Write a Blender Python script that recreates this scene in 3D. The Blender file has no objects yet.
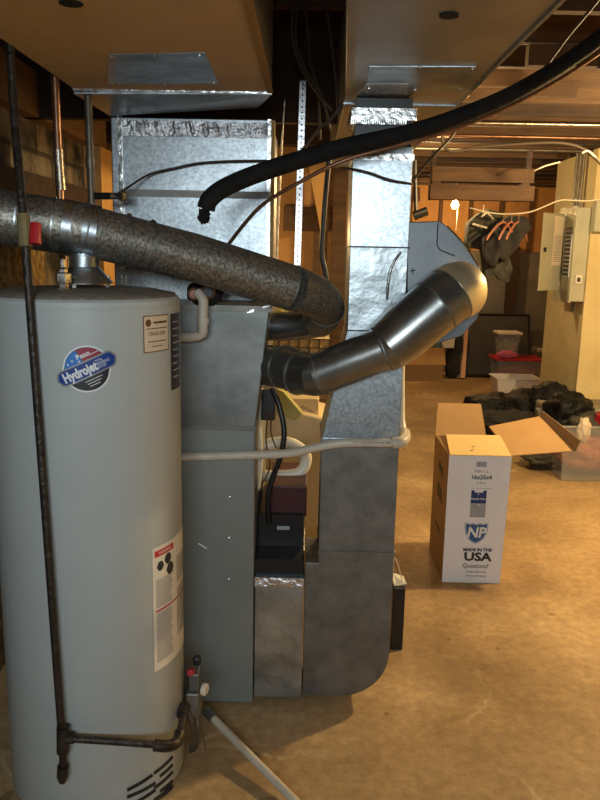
import bpy, bmesh, math, random
from mathutils import Vector, Matrix, noise
random.seed(7)
SC = bpy.context.scene
COL = SC.collection
R = math.radians
# ---------------------------------------------------------------- camera
FPX = 750.0
EYE = Vector((0, 0, 1.6))
PITCH, YAW, ROLL = R(11.2), R(.5), R(1.2)
f0 = Vector((math.sin(-YAW)*math.cos(PITCH), math.cos(YAW)*math.cos(PITCH), -math.sin(PITCH)))
r0 = Vector((math.cos(YAW), math.sin(YAW), 0))
u0 = r0.cross(f0)
RR = r0*math.cos(ROLL)+u0*math.sin(ROLL)
UU = -r0*math.sin(ROLL)+u0*math.cos(ROLL)
cd = bpy.data.cameras.new('camera')
cam = bpy.data.objects.new('camera', cd)
COL.objects.link(cam)
cam.matrix_world = Matrix(((RR.x, UU.x, -f0.x, EYE.x), (RR.y, UU.y, -f0.y, EYE.y), (RR.z, UU.z, -f0.z, EYE.z), (0, 0, 0, 1)))
cd.sensor_fit = 'VERTICAL'; cd.sensor_height = 24; cd.lens = 24*FPX/800; cd.clip_start = .02
SC.camera = cam
def ray(X, Y):
    return f0+RR*((X-300)/FPX)-UU*((Y-400)/FPX)
def at(X, Y, x=None, y=None, z=None):
    "measured position: the point of plane x=, y= or z= seen at that place of the photograph"
    d = ray(X, Y)
    t = (x-EYE.x)/d.x if x is not None else (y-EYE.y)/d.y if y is not None else (z-EYE.z)/d.z
    return EYE+d*t
# ---------------------------------------------------------------- materials
def hx(c):
    return tuple(c)+(1,)
def mat(name, col, rough=.6, metal=0., col2=None, scale=8., bump=0., bscale=None, cells=False, spec=.5, alpha=1., trans=0., emit=None, detail=6, stretch=None, r2=None, contrast=(.35, .65), sheen=0):
    m = bpy.data.materials.new(name); m.use_nodes = True
    nt = m.node_tree; N = nt.nodes; L = nt.links
    b = N['Principled BSDF']
    b.inputs['Base Color'].default_value = hx(col)
    b.inputs['Roughness'].default_value = rough
    b.inputs['Metallic'].default_value = metal
    b.inputs['Specular IOR Level'].default_value = spec
    b.inputs['Alpha'].default_value = alpha
    b.inputs['Transmission Weight'].default_value = trans
    if emit:
        b.inputs['Emission Color'].default_value = hx(emit[0]); b.inputs['Emission Strength'].default_value = emit[1]
    tc = N.new('ShaderNodeTexCoord')
    src = tc.outputs['Object']
    if stretch:
        mp = N.new('ShaderNodeMapping'); mp.inputs['Scale'].default_value = stretch
        L.new(src, mp.inputs['Vector']); src = mp.outputs[0]
    if col2:
        if cells:
            t = N.new('ShaderNodeTexVoronoi'); t.inputs['Scale'].default_value = scale; out = t.outputs['Color']
            sp = N.new('ShaderNodeSeparateColor'); L.new(out, sp.inputs[0]); fac = sp.outputs[0]
        else:
            t = N.new('ShaderNodeTexNoise'); t.inputs['Scale'].default_value = scale; t.inputs['Detail'].default_value = detail
            t.inputs['Roughness'].default_value = .62; fac = t.outputs['Fac']
        L.new(src, t.inputs['Vector'])
        rp = N.new('ShaderNodeValToRGB')
        rp.color_ramp.elements[0].position = contrast[0]; rp.color_ramp.elements[0].color = hx(col)
        rp.color_ramp.elements[1].position = contrast[1]; rp.color_ramp.elements[1].color = hx(col2)
        L.new(fac, rp.inputs[0]); L.new(rp.outputs[0], b.inputs['Base Color'])
        if r2 is not None:
            mr = N.new('ShaderNodeMapRange'); mr.inputs['To Min'].default_value = rough; mr.inputs['To Max'].default_value = r2
            L.new(fac, mr.inputs['Value']); L.new(mr.outputs[0], b.inputs['Roughness'])
    if bump:
        t2 = N.new('ShaderNodeTexNoise'); t2.inputs['Scale'].default_value = bscale or scale*2; t2.inputs['Detail'].default_value = 5
        L.new(src, t2.inputs['Vector'])
        bp = N.new('ShaderNodeBump'); bp.inputs['Strength'].default_value = bump; bp.inputs['Distance'].default_value = .02
        L.new(t2.outputs['Fac'], bp.inputs['Height']); L.new(bp.outputs[0], b.inputs['Normal'])
    return m
M = {}
M['galv'] = mat('galvanised', (.30, .33, .35), .36, 1, (.47, .51, .53), 130, .12, 5, cells=True, contrast=(0, 1))
M['galv_dent'] = mat('galvanised dented', (.33, .36, .37), .40, 1, (.50, .54, .55), 9, .5, 7)
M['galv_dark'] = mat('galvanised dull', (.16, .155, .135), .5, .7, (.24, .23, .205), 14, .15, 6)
M['galv_brown'] = mat('galvanised underside', (.36, .34, .29), .42, .6, (.46, .43, .37), 6, .15, 4)
M['flue'] = mat('aged flue steel', (.14, .13, .105), .42, .75, (.42, .39, .33), 120, .12, 90, contrast=(.4, .7), r2=.5)
M['pipe_new'] = mat('bypass pipe steel', (.20, .20, .19), .3, .9, (.30, .30, .28), 10, .08, 8)
M['galv_soft'] = mat('galvanised soft', (.15, .16, .165), .45, .8, (.2, .21, .215), 6, .1, 5)
M['shiny'] = mat('bright sheet', (.62, .62, .6), .25, 1, (.75, .75, .72), 20, .2, 30)
M['warm_lit_end'] = mat('collar metal tinted warm lit', (.75, .66, .45), .35, .7)  # warm light falling on the collar is put into this colour
M['foil'] = mat('foil tape', (.6, .6, .62), .38, 1, (.85, .84, .86), 18, .6, 45)
M['tan_board'] = mat('tan duct board', (.60, .43, .22), .6, 0, (.68, .49, .26), 3.5, .12, 60)
M['tan_edge'] = mat('tan board edge', (.36, .22, .07), .7)
M['heater'] = mat('heater enamel', (.42, .455, .44), .42, 0, (.45, .485, .47), 4, .04, 40)
M['heater_top'] = mat('heater lid dusty', (.14, .12, .09), .6, .2, (.24, .21, .17), 30, .2, 50)
M['furnace'] = mat('furnace enamel', (.23, .245, .23), .42, .3, (.265, .28, .26), 3, .05, 12)
M['coil'] = mat('coil case steel', (.17, .175, .165), .45, .75, (.25, .255, .24), 7, .15, 6)
M['iron'] = mat('black iron pipe', (.018, .014, .011), .42, .35, (.05, .038, .028), 30, .3, 60)
M['rubber'] = mat('black foam rubber', (.008, .008, .008), .8, 0, (.016, .015, .014), 25, .25, 60, spec=.2)
M['blackp'] = mat('black plastic', (.012, .012, .012), .4)
M['pvc'] = mat('dirty pvc', (.52, .45, .34), .45, 0, (.62, .55, .44), 12, .05)
M['pvc_w'] = mat('white pvc', (.72, .66, .52), .4)
M['copper'] = mat('old copper', (.20, .10, .055), .4, .8, (.32, .17, .10), 14, .1)
M['solder'] = mat('soldered copper', (.35, .28, .2), .35, .95, (.55, .5, .42), 25, .2)
M['graypipe'] = mat('old grey pipe', (.12, .10, .08), .5, .7, (.2, .17, .13), 12, .15)
M['red'] = mat('red plastic', (.42, .012, .02), .4)
M['maroon'] = mat('maroon plastic', (.045, .004, .004), .5, 0, (.06, .006, .006), 5)
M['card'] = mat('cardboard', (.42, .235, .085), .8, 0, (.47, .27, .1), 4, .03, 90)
M['card_dark'] = mat('dark and shaded cardboard', (.24, .14, .06), .8, 0, (.29, .17, .07), 5)  # dark cardboard; also paints in the shade on the filter carton's left side
M['card_in'] = mat('cardboard pale', (.66, .46, .17), .8, 0, (.7, .5, .2), 8)
M['white_box'] = mat('white printed cardboard', (.80, .80, .82), .65, 0, (.84, .84, .86), 6)
M['ink'] = mat('black ink', (.02, .02, .025), .6)
M['ink_gray'] = mat('grey ink', (.16, .16, .17), .6)
M['ink_blue'] = mat('blue ink', (.03, .10, .28), .6)
M['ink_navy'] = mat('navy ink', (.015, .04, .16), .6)
M['ink_silver'] = mat('silver print', (.34, .36, .37), .5)
M['ink_pale'] = mat('pale blue print', (.42, .5, .58), .5)
M['paper'] = mat('label paper', (.72, .68, .58), .55)
M['cream_label'] = mat('cream label', (.70, .58, .42), .5)
M['label_edge'] = mat('brown label edge', (.2, .1, .04), .5)
M['ink_brown'] = mat('brown ink', (.13, .05, .02), .5)
M['ink_red'] = mat('red ink', (.5, .03, .03), .5)
M['dk_red'] = mat('dark red ink', (.3, .02, .04), .45)
M['decal_blue'] = mat('decal blue', (.012, .05, .26), .35)
M['decal_sky'] = mat('decal sky blue', (.03, .2, .6), .35)
M['decal_black'] = mat('decal black', (.03, .03, .035), .35)
M['decal_silver'] = mat('decal silver', (.38, .38, .38), .3, .5)
M['decal_white'] = mat('decal white', (.8, .8, .8), .4)
M['wood'] = mat('joist wood', (.055, .027, .012), .85, 0, (.10, .05, .021), 3, .15, 20, stretch=(1, 8, 8))
M['wood_dark'] = mat('old dark wood', (.025, .012, .007), .85, 0, (.05, .024, .012), 3, .15, 20, stretch=(1, 8, 8))
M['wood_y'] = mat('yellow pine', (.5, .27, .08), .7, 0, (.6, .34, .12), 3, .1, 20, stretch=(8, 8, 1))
M['wood_b'] = mat('bridging block wood', (.07, .036, .014), .8, 0, (.11, .058, .024), 4, .1, 15)
M['panel_wood'] = mat('orange wall panelling', (.32, .16, .05), .8, 0, (.42, .215, .07), 2.5, .1, 12, stretch=(4, 4, 1))
M['concrete_gray'] = mat('grey painted block', (.13, .12, .10), .85, 0, (.18, .165, .14), 3, .2, 20)
M['gray_board'] = mat('dark screen', (.035, .03, .025), .6, 0, (.05, .043, .036), 5)
M['steelgray'] = mat('panel steel', (.40, .38, .27), .5, .1, (.45, .43, .31), 4)
M['cloth_dark'] = mat('dark olive cloth', (.045, .042, .03), .9, 0, (.07, .065, .045), 15, .5, 40)
M['cloth_black'] = mat('black cloth', (.014, .012, .011), .85, 0, (.025, .02, .018), 12, .4, 30)
M['cloth_blue'] = mat('blue grey cloth', (.10, .14, .17), .85, 0, (.15, .2, .23), 12, .3, 20)
M['bag'] = mat('black bag plastic', (.006, .006, .006), .55, 0, (.009, .009, .009), 10, .8, 34, spec=.25)
M['hanger'] = mat('red brown hanger', (.42, .15, .08), .4)
M['cord'] = mat('white cord', (.7, .6, .45), .7)
M['cream_cloth'] = mat('cream sheet', (.70, .56, .32), .8, 0, (.74, .6, .36), 5, .2, 15)
M['green_cloth'] = mat('yellow green bag', (.42, .40, .12), .7, 0, (.5, .46, .16), 9, .2)
M['clear'] = mat('cloudy plastic', (.55, .55, .53), .35, 0, alpha=.2)
M['white_tub'] = mat('white tub plastic', (.75, .72, .66), .4, 0, alpha=.85)
M['red_lid'] = mat('red lid', (.42, .02, .03), .4)
M['mixed'] = mat('mixed red contents', (.5, .17, .07), .8, 0, (.3, .05, .04), 20, .2)
M['mixed_g'] = mat('mixed green contents', (.18, .24, .1), .8, 0, (.6, .5, .34), 14, .2)
M['pinkcl'] = mat('pink cloth', (.55, .12, .2), .8)
M['pink_board'] = mat('pink insulation board', (.6, .33, .2), .8)
M['wire'] = mat('brown cable', (.06, .04, .025), .6)
M['bulb'] = mat('lit bulb', (1, .8, .5), .3, emit=((1, .62, .25), 60))
M['steel_dark'] = mat('dark steel', (.03, .029, .028), .4, .6)
M['dark'] = mat('dark void', (.01, .009, .008), .9)
M['slat'] = mat('perforated steel strap', (.66, .66, .66), .3, .9, (.8, .8, .8), 30, .1)

def floor_mat():
    m = bpy.data.materials.new('stained concrete'); m.use_nodes = True
    nt = m.node_tree; N = nt.nodes; L = nt.links; b = N['Principled BSDF']
    tc = N.new('ShaderNodeTexCoord')
    def nz(s, d=8, r=.6, dist=0):
        t = N.new('ShaderNodeTexNoise'); t.inputs['Scale'].default_value = s; t.inputs['Detail'].default_value = d
        t.inputs['Roughness'].default_value = r; t.inputs['Distortion'].default_value = dist
        L.new(tc.outputs['Object'], t.inputs['Vector']); return t.outputs['Fac']
    def ramp(f, *st):
        r = N.new('ShaderNodeValToRGB'); e = r.color_ramp.elements
        e[0].position, e[0].color = st[0][0], hx(st[0][1]); e[1].position, e[1].color = st[-1][0], hx(st[-1][1])
        for p, c in st[1:-1]:
            k = e.new(p); k.color = hx(c)
        L.new(f, r.inputs[0]); return r.outputs[0]
    def mix(a, bb, fac, mode='MIX'):
        x = N.new('ShaderNodeMix'); x.data_type = 'RGBA'; x.blend_type = mode
        L.new(a, x.inputs[6])
        L.new(bb, x.inputs[7])
        if isinstance(fac, float): x.inputs[0].default_value = fac
        else: L.new(fac, x.inputs[0])
        return x.outputs[2]
    base = ramp(nz(1.1, 8, .6, .4), (.36, (.33, .21, .095)), (.5, (.44, .29, .138)), (.64, (.56, .385, .195)))
    fine = ramp(nz(26, 6, .7), (.34, (.74, .72, .7)), (.66, (1.1, 1.1, 1.1)))
    c = mix(base, fine, 1.0, 'MULTIPLY')
    # thin pale efflorescence veins
    v = N.new('ShaderNodeTexVoronoi'); v.feature = 'DISTANCE_TO_EDGE'; v.inputs['Scale'].default_value = 1.3
    ds = N.new('ShaderNodeTexNoise'); ds.inputs['Scale'].default_value = 2.4; ds.inputs['Detail'].default_value = 6
    L.new(tc.outputs['Object'], ds.inputs['Vector'])
    mv = N.new('ShaderNodeMix'); mv.data_type = 'RGBA'; mv.inputs[0].default_value = .45
    L.new(tc.outputs['Object'], mv.inputs[6]); L.new(ds.outputs['Color'], mv.inputs[7]); L.new(mv.outputs[2], v.inputs['Vector'])
    vein = ramp(v.outputs['Distance'], (0, (1, 1, 1)), (.006, (.5, .5, .5)), (.014, (0, 0, 0)))
    gate = ramp(nz(1.7, 3), (.47, (0, 0, 0)), (.6, (.6, .6, .6)))
    vg = mix(vein, gate, 1.0, 'MULTIPLY')
    pale = N.new('ShaderNodeRGB'); pale.outputs[0].default_value = (.70, .52, .3, 1)
    c = mix(c, pale.outputs[0], vg)
    st = ramp(nz(.7, 6, .65), (.38, (1, 1, 1)), (.5, (0, 0, 0)))
    dk = N.new('ShaderNodeRGB'); dk.outputs[0].default_value = (.17, .105, .048, 1)
    s2 = N.new('ShaderNodeMath'); s2.operation = 'MULTIPLY'; s2.inputs[1].default_value = .5; L.new(st, s2.inputs[0])
    c = mix(c, dk.outputs[0], s2.outputs[0])
    pits = ramp(nz(9, 2, .5), (.27, (1, 1, 1)), (.3, (0, 0, 0)))
    s3 = N.new('ShaderNodeMath'); s3.operation = 'MULTIPLY'; s3.inputs[1].default_value = .6; L.new(pits, s3.inputs[0])
    c = mix(c, dk.outputs[0], s3.outputs[0])
    L.new(c, b.inputs['Base Color'])
    b.inputs['Roughness'].default_value = .62; b.inputs['Specular IOR Level'].default_value = .3
    bp = N.new('ShaderNodeBump'); bp.inputs['Strength'].default_value = .25; bp.inputs['Distance'].default_value = .02
    L.new(nz(14, 8, .7), bp.inputs['Height']); L.new(bp.outputs[0], b.inputs['Normal'])
    return m
M['floor'] = floor_mat()

def stone_mat():
    m = mat('old block wall', (.015, .012, .010), .9, 0, (.27, .22, .15), 3.2, .9, 14, contrast=(.42, .62))
    nt = m.node_tree; N = nt.nodes; L = nt.links; b = N['Principled BSDF']
    src = b.inputs['Base Color'].links[0].from_socket
    br = N.new('ShaderNodeTexBrick'); tc = N.new('ShaderNodeTexCoord'); mp = N.new('ShaderNodeMapping')
    mp.inputs['Rotation'].default_value = (0, R(90), R(90)); mp.inputs['Scale'].default_value = (1, 1, 1)
    L.new(tc.outputs['Object'], mp.inputs[0]); L.new(mp.outputs[0], br.inputs['Vector'])
    br.inputs['Scale'].default_value = 1; br.inputs['Brick Width'].default_value = .4; br.inputs['Row Height'].default_value = .2
    br.inputs['Mortar Size'].default_value = .012
    br.inputs['Color1'].default_value = (1, .95, .85, 1); br.inputs['Color2'].default_value = (.6, .58, .55, 1); br.inputs['Mortar'].default_value = (.25, .22, .18, 1)
    x = N.new('ShaderNodeMix'); x.data_type = 'RGBA'; x.blend_type = 'MULTIPLY'; x.inputs[0].default_value = 1
    L.new(src, x.inputs[6]); L.new(br.outputs[0], x.inputs[7]); L.new(x.outputs[2], b.inputs['Base Color'])
    return m
M['stone'] = stone_mat()
M['cream_wall'] = mat('cream painted wall', (.62, .48, .22), .8, 0, (.72, .58, .30), 2.4, .3, 12)
M['back_low'] = M['concrete_gray']
M['ledge'] = mat('rough concrete ledge', (.22, .18, .11), .9, 0, (.30, .25, .16), 10, .6, 40)

# ---------------------------------------------------------------- mesh helpers
def BM(): return bmesh.new()
def loc_of(o):
    v = Vector((0, 0, 0))
    while o: v += o.location; o = o.parent
    return v
def obj(name, bm, m, parent=None, smooth=False, label=None, bevel=0):
    me = bpy.data.meshes.new(name)
    bmesh.ops.recalc_face_normals(bm, faces=bm.faces)
    if parent is not None:
        bm.transform(Matrix.Translation(-loc_of(parent)))
    bm.to_mesh(me); bm.free()
    for mm in (m if isinstance(m, (list, tuple)) else [m]): me.materials.append(M[mm] if isinstance(mm, str) else mm)
    if smooth:
        for p in me.polygons: p.use_smooth = True
    o = bpy.data.objects.new(name, me); COL.objects.link(o)
    if parent is not None: o.parent = parent
    if label: o['label'] = label
    if bevel:
        md = o.modifiers.new('bevel', 'BEVEL'); md.width = bevel; md.segments = 2; md.limit_method = 'ANGLE'
    return o
def thing(name, label, cat, loc=(0, 0, 0), group=None):
    o = bpy.data.objects.new(name, None); COL.objects.link(o); o.location = loc; o.empty_display_size = .1
    o['label'] = label; o['category'] = cat
    if group: o['group'] = group
    return o
def tag(o, label, cat, group=None):
    o['label'] = label; o['category'] = cat
    if group: o['group'] = group
    return o
def struct(name, bm, m, parent=None, **k):
    o = obj(name, bm, m, parent, **k)
    if parent is None: o['kind'] = 'structure'
    return o
def box(bm, a, b):
    (x0, y0, z0), (x1, y1, z1) = a, b
    v = [bm.verts.new(p) for p in ((x0, y0, z0), (x1, y0, z0), (x1, y1, z0), (x0, y1, z0), (x0, y0, z1), (x1, y0, z1), (x1, y1, z1), (x0, y1, z1))]
    for f in ((3, 2, 1, 0), (4, 5, 6, 7), (0, 1, 5, 4), (1, 2, 6, 5), (2, 3, 7, 6), (3, 0, 4, 7)): bm.faces.new([v[i] for i in f])
    return v
def hexa(bm, pts):
    "eight corners, bottom four then top four"
    v = [bm.verts.new(p) for p in pts]
    for f in ((3, 2, 1, 0), (4, 5, 6, 7), (0, 1, 5, 4), (1, 2, 6, 5), (2, 3, 7, 6), (3, 0, 4, 7)): bm.faces.new([v[i] for i in f])
def slab(bm, quad, n):
    "a quad given thickness n (vector)"
    n = Vector(n); q = [Vector(p) for p in quad]
    hexa(bm, q+[p+n for p in q])
def prism(bm, poly, ext):
    "closed outline (3-D points) extruded by ext"
    ext = Vector(ext)
    a = [bm.verts.new(p) for p in poly]; b = [bm.verts.new(Vector(p)+ext) for p in poly]
    bm.faces.new(a); bm.faces.new(b[::-1]); n = len(a)
    for i in range(n): bm.faces.new((a[i], a[(i+1) % n], b[(i+1) % n], b[i]))
def smooth_path(pts, sub=6):
    P = [Vector(p) for p in pts]
    if len(P) < 3 or sub <= 1: return P
    out = []
    for i in range(len(P)-1):
        p0 = P[max(i-1, 0)]; p1 = P[i]; p2 = P[i+1]; p3 = P[min(i+2, len(P)-1)]
        for k in range(sub):
            t = k/sub
            out.append(.5*((2*p1)+(p2-p0)*t+(2*p0-5*p1+4*p2-p3)*t*t+(3*p1-p0-3*p2+p3)*t**3))
    out.append(P[-1]); return out
def tube(bm, pts, r, seg=12, sub=6, cap=True):
    P = smooth_path(pts, sub); n = len(P)
    rad = (lambda t: r) if isinstance(r, (int, float)) else r
    T = (P[1]-P[0]).normalized()
    U = T.cross(Vector((0, 0, 1)))
    if U.length < .05: U = T.cross(Vector((1, 0, 0)))
    U.normalize(); rings = []
    for i in range(n):
        t = (P[min(i+1, n-1)]-P[max(i-1, 0)]).normalized()
        U = (U-t*U.dot(t)).normalized(); V = t.cross(U); q = rad(i/(n-1))
        rings.append([bm.verts.new(P[i]+(U*math.cos(a)+V*math.sin(a))*q) for a in [2*math.pi*k/seg for k in range(seg)]])
    for a, b in zip(rings, rings[1:]):
        for k in range(seg): bm.faces.new((a[k], a[(k+1) % seg], b[(k+1) % seg], b[k]))
    if cap: bm.faces.new(rings[0][::-1]); bm.faces.new(rings[-1])
def ring_on(bm, p, d, r, w, t=.003, seg=32):
    d = Vector(d).normalized(); tube(bm, [Vector(p)-d*w/2, Vector(p)+d*w/2], r+t, seg, 1)
def lathe(bm, c, prof, seg=48, axis=None):
    "profile of (radius, height) around axis through c"
    ax = Vector(axis or (0, 0, 1)).normalized(); U = ax.cross(Vector((0, 0, 1)))
    if U.length < .05: U = Vector((1, 0, 0))
    U.normalize(); V = ax.cross(U); c = Vector(c); rings = []
    for r, h in prof:
        rings.append([bm.verts.new(c+ax*h+(U*math.cos(2*math.pi*k/seg)+V*math.sin(2*math.pi*k/seg))*max(r, 1e-4)) for k in range(seg)])
    for a, b in zip(rings, rings[1:]):
        for k in range(seg): bm.faces.new((a[k], a[(k+1) % seg], b[(k+1) % seg], b[k]))
    bm.faces.new(rings[0][::-1]); bm.faces.new(rings[-1])
def lump(bm, c, s, amp=.3, fr=2.5, seed=0, seg=28, flat=None, ridge=0):
    c = Vector(c); vs = []
    t = bmesh.ops.create_icosphere(bm, subdivisions=4, radius=1)
    for v in t['verts']:
        d = v.co.normalized()
        q = 1+amp*noise.noise(d*fr+Vector((seed*7.3, seed, 0)))+amp*.45*noise.noise(d*fr*2.7+Vector((0, seed*3.1, 5)))
        if ridge: q += ridge*(1-abs(noise.noise(d*fr*1.7+Vector((seed, 0, 9))))*3)
        p = Vector((d.x*s[0], d.y*s[1], d.z*s[2]))*q+c
        if flat is not None and p.z < flat: p.z = flat+(p.z-flat)*.02
        v.co = p
def at_bez(*pts): return [at(a, b, y=c) for a, b, c in pts]
# text / flat shapes placed on any surface through a map (u,v) -> 3-D
def text_bm(bm, s, size, fn, align='CENTER', bold=0., sx=1., thick=0, shear=0.):
    cu = bpy.data.curves.new('lettering', 'FONT'); cu.body = s; cu.size = size; cu.align_x = align; cu.align_y = 'CENTER'
    cu.offset = bold; cu.resolution_u = 2; cu.shear = shear
    o = bpy.data.objects.new('lettering', cu); COL.objects.link(o)
    bpy.context.view_layer.update()
    dg = bpy.context.evaluated_depsgraph_get(); me = bpy.data.meshes.new_from_object(o.evaluated_get(dg))
    bpy.data.objects.remove(o); bpy.data.curves.remove(cu)
    vs = [bm.verts.new(fn(v.co.x*sx, v.co.y)) for v in me.vertices]
    for p in me.polygons:
        try: bm.faces.new([vs[i] for i in p.vertices])
        except ValueError: pass
    bpy.data.meshes.remove(me)
def shape_bm(bm, pts, fn, grid=None):
    "flat outline in (u,v)"
    vs = [bm.verts.new(fn(u, v)) for u, v in pts]; bm.faces.new(vs)
def rect_bm(bm, u0, v0, u1, v1, fn, nu=1):
    for i in range(nu):
        a = u0+(u1-u0)*i/nu; b = u0+(u1-u0)*(i+1)/nu
        q = [bm.verts.new(fn(x, y)) for x, y in ((a, v0), (b, v0), (b, v1), (a, v1))]; bm.faces.new(q)

# ================================================================ ROOM
XL, XR, YB, YF, ZC = -1.2, 3.4, 10.3, -1.6, 2.66
bm = BM(); box(bm, (XL-.1, YF-.1, -.1), (XR+.1, YB+.1, 0)); struct('floor', bm, 'floor')
bm = BM(); box(bm, (XL-.1, YF-.1, ZC), (XR+.1, YB+.1, ZC+.05)); ceil = struct('ceiling', bm, 'wood_dark')
y = -1.2; i = 0
while y < 10.1:
    bm = BM(); box(bm, (XL, y, 2.46), (XR, y+.045, ZC)); obj('joist', bm, 'wood' if i % 3 else 'wood_dark', ceil); y += .41; i += 1
bm = BM(); box(bm, (XL-.1, YF-.1, 0), (XL, YB+.1, ZC)); wl = struct('wall_left', bm, 'stone')
bm = BM(); box(bm, (XL, YF, 2.12), (XL+.07, 4.3, 2.30)); struct('trim_1', bm, mat('sill beam', (.16, .085, .035), .8, 0, (.22, .12, .05), 4))
bm = BM(); box(bm, (XL, YF, 1.78), (XL+.03, 4.3, 1.9)); struct('trim_2', bm, 'wood_dark')
bm = BM(); box(bm, (XR, YF-.1, 0), (XR+.1, YB+.1, ZC)); struct('wall_right', bm, 'cream_wall')
# wall behind the photographer, with a high window the daylight comes through
W0, W1, WZ0, WZ1 = -.75, .75, 1.75, 2.35
bm = BM()
box(bm, (XL, YF-.1, 0), (XR, YF, WZ0)); box(bm, (XL, YF-.1, WZ1), (XR, YF, ZC)); box(bm, (XL, YF-.1, WZ0), (W0, YF, WZ1)); box(bm, (W1, YF-.1, WZ0), (XR, YF, WZ1))
struct('wall_front', bm, 'concrete_gray')
bm = BM()
for a, b in (((W0, YF-.07, WZ0), (W1, YF-.03, WZ0+.04)), ((W0, YF-.07, WZ1-.04), (W1, YF-.03, WZ1)), ((W0, YF-.07, WZ0), (W0+.04, YF-.03, WZ1)), ((W1-.04, YF-.07, WZ0), (W1, YF-.03, WZ1)), ((-.02, YF-.07, WZ0), (.02, YF-.03, WZ1))): box(bm, a, b)
struct('window_1', bm, 'decal_white')
# far wall: grey block below, orange boards above
bm = BM(); box(bm, (XL, YB, 0), (XR, YB+.1, 1.66)); struct('wall_back', bm, 'concrete_gray')
bm = BM(); box(bm, (XL, YB, 1.66), (XR, YB+.1, ZC)); struct('wall_back_upper', bm, 'panel_wood')
bm = BM()
for k in range(9):
    x = .9+k*.4; box(bm, (x, YB-.04, 1.66), (x+.05, YB, 2.46))
struct('trim_3', bm, 'wood')
# partition seen through the gap between the ducts
PY = 4.6
bm = BM(); box(bm, (XL, PY, 0), (.2, PY+.09, 2.46)); struct('wall_partition', bm, 'panel_wood')
bm = BM(); box(bm, (.13, PY-.05, 0), (.21, PY, 2.46)); box(bm, (-.16, PY-.04, 1.72), (.13, PY, 1.86)); box(bm, (.02, PY-.05, 0), (.06, PY, 1.8)); struct('trim_4', bm, 'wood')
bm = BM(); box(bm, (XL, PY-.12, 2.2), (.2, PY, 2.46)); struct('trim_20', bm, 'wood_dark')
bm = BM(); box(bm, (XL, 3.25, 2.12), (.1, 3.3, 2.46)); struct('trim_21', bm, 'wood_dark')
bm = BM(); prism(bm, [(-.02, PY-.05, 2.1), (.09, PY-.05, 2.35), (.09, PY-.05, 1.75), (.06, PY-.05, 1.72)], (0, -.04, 0)); struct('trim_5', bm, 'wood_y')
# cream pier on the right with low ledge
PX, PYF = 2.29, 6.3
bm = BM(); box(bm, (PX, PYF, 0), (XR, 7.3, 2.46)); struct('wall_pier', bm, 'cream_wall')
bm = BM(); box(bm, (1.93, 5.85, 0), (XR, PYF, .42)); struct('trim_6', bm, 'ledge', bevel=.02)

# ================================================================ DUCTWORK
TZ = at(272, 92, y=2.45).z      # underside of the trunks
# tan covered supply trunk
xl = at(74, 92, y=2.45).x; xr = at(272, 92, y=2.45).x
t = thing('supply_trunk_duct', 'wide tan-bottomed trunk duct under the joists at upper left', 'duct', ((xl+xr)/2, 1.4, TZ))
bm = BM(); box(bm, (xl, -.4, TZ+.004), (xr, 2.45, 2.45)); obj('duct_body', bm, 'galv_brown', t)
bm = BM(); box(bm, (xl+.004, -.4, TZ-.004), (xr-.012, 2.43, TZ+.004)); obj('bottom_panel', bm, 'tan_board', t, label='tan bottom panel')
bm = BM(); box(bm, (xr-.014, -.4, TZ-.008), (xr+.004, 2.43, TZ+.004)); obj('edge_strip', bm, 'tan_edge', t, label='yellow-brown edge strip')
bm = BM(); box(bm, (xl, 2.43, TZ-.009), (xr, 2.452, TZ+.003)); obj('seam_flange', bm, 'shiny', t, label='bright folded flange')
bm = BM(); q = [at(108, 55, z=TZ-.006), at(205, 53, z=TZ-.006), at(219, 84, z=TZ-.006), at(108, 84, z=TZ-.006)]; slab(bm, q, (0, 0, .004)); obj('patch_plate', bm, 'galv_dent', t, label='grey metal patch')
for a, b in ((112, 56), (155, 55), (200, 55), (112, 82), (165, 84), (214, 82)):
    bm = BM(); lathe(bm, at(a, b, z=TZ-.006), [(.005, -.003), (.005, .002)], 10); obj('rivet', bm, 'shiny', t)
bm = BM(); lathe(bm, at(71, 3, z=TZ-.004), [(.024, -.002), (.024, .003)], 20); obj('hole', bm, 'dark', t, label='dark round hole')
bm = BM()
a0, a1 = at(74, 94, y=2.45), at(272, 94, y=2.45); b0, b1 = at(110, 116, y=2.68), at(258, 108, y=2.68)
slab(bm, [a0, a1, b1, b0], (0, 0, .006)); obj('transition', bm, 'galv_dent', t, label='bent galvanised transition')

# furnace plenum
PF = 2.7
xa, xb = at(113, 220, y=PF).x, at(270, 220, y=PF).x
z0, z1 = 1.42, at(190, 118, y=PF).z
t = thing('supply_plenum', 'tall bright galvanised plenum box rising from the furnace behind the flue pipe', 'duct', ((xa+xb)/2, PF+.25, z0))
bm = BM(); box(bm, (xa, PF, z0), (xb, PF+.5, z1)); obj('plenum_body', bm, 'galv', t, bevel=.004)
zs = at(190, 194, y=PF).z
bm = BM(); box(bm, (xa+.03, PF-.006, zs-.012), (xb, PF, zs+.012)); obj('drive_cleat', bm, 'galv_dark', t)
bm = BM(); box(bm, (xa+.025, PF-.005, z0), (xa+.04, PF, z1)); obj('corner_seam', bm, 'shiny', t)
bm = BM(); box(bm, (xb-.012, PF-.005, z0), (xb, PF, z1)); obj('corner_seam', bm, 'shiny', t)
bm = BM()
zt = at(190, 137, y=PF).z
n = 60; top = []; bot = []
for k in range(n+1):
    x = xa+.04+(xb-xa-.05)*k/n
    j = .006*noise.noise(Vector((x*30, 0, 3)))
    top.append(bm.verts.new((x, PF-.008+.006*noise.noise(Vector((x*40, 1, 0))), z1-.012+j))); bot.append(bm.verts.new((x, PF-.006, zt+.004*noise.noise(Vector((x*35, 5, 0))))))
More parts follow.
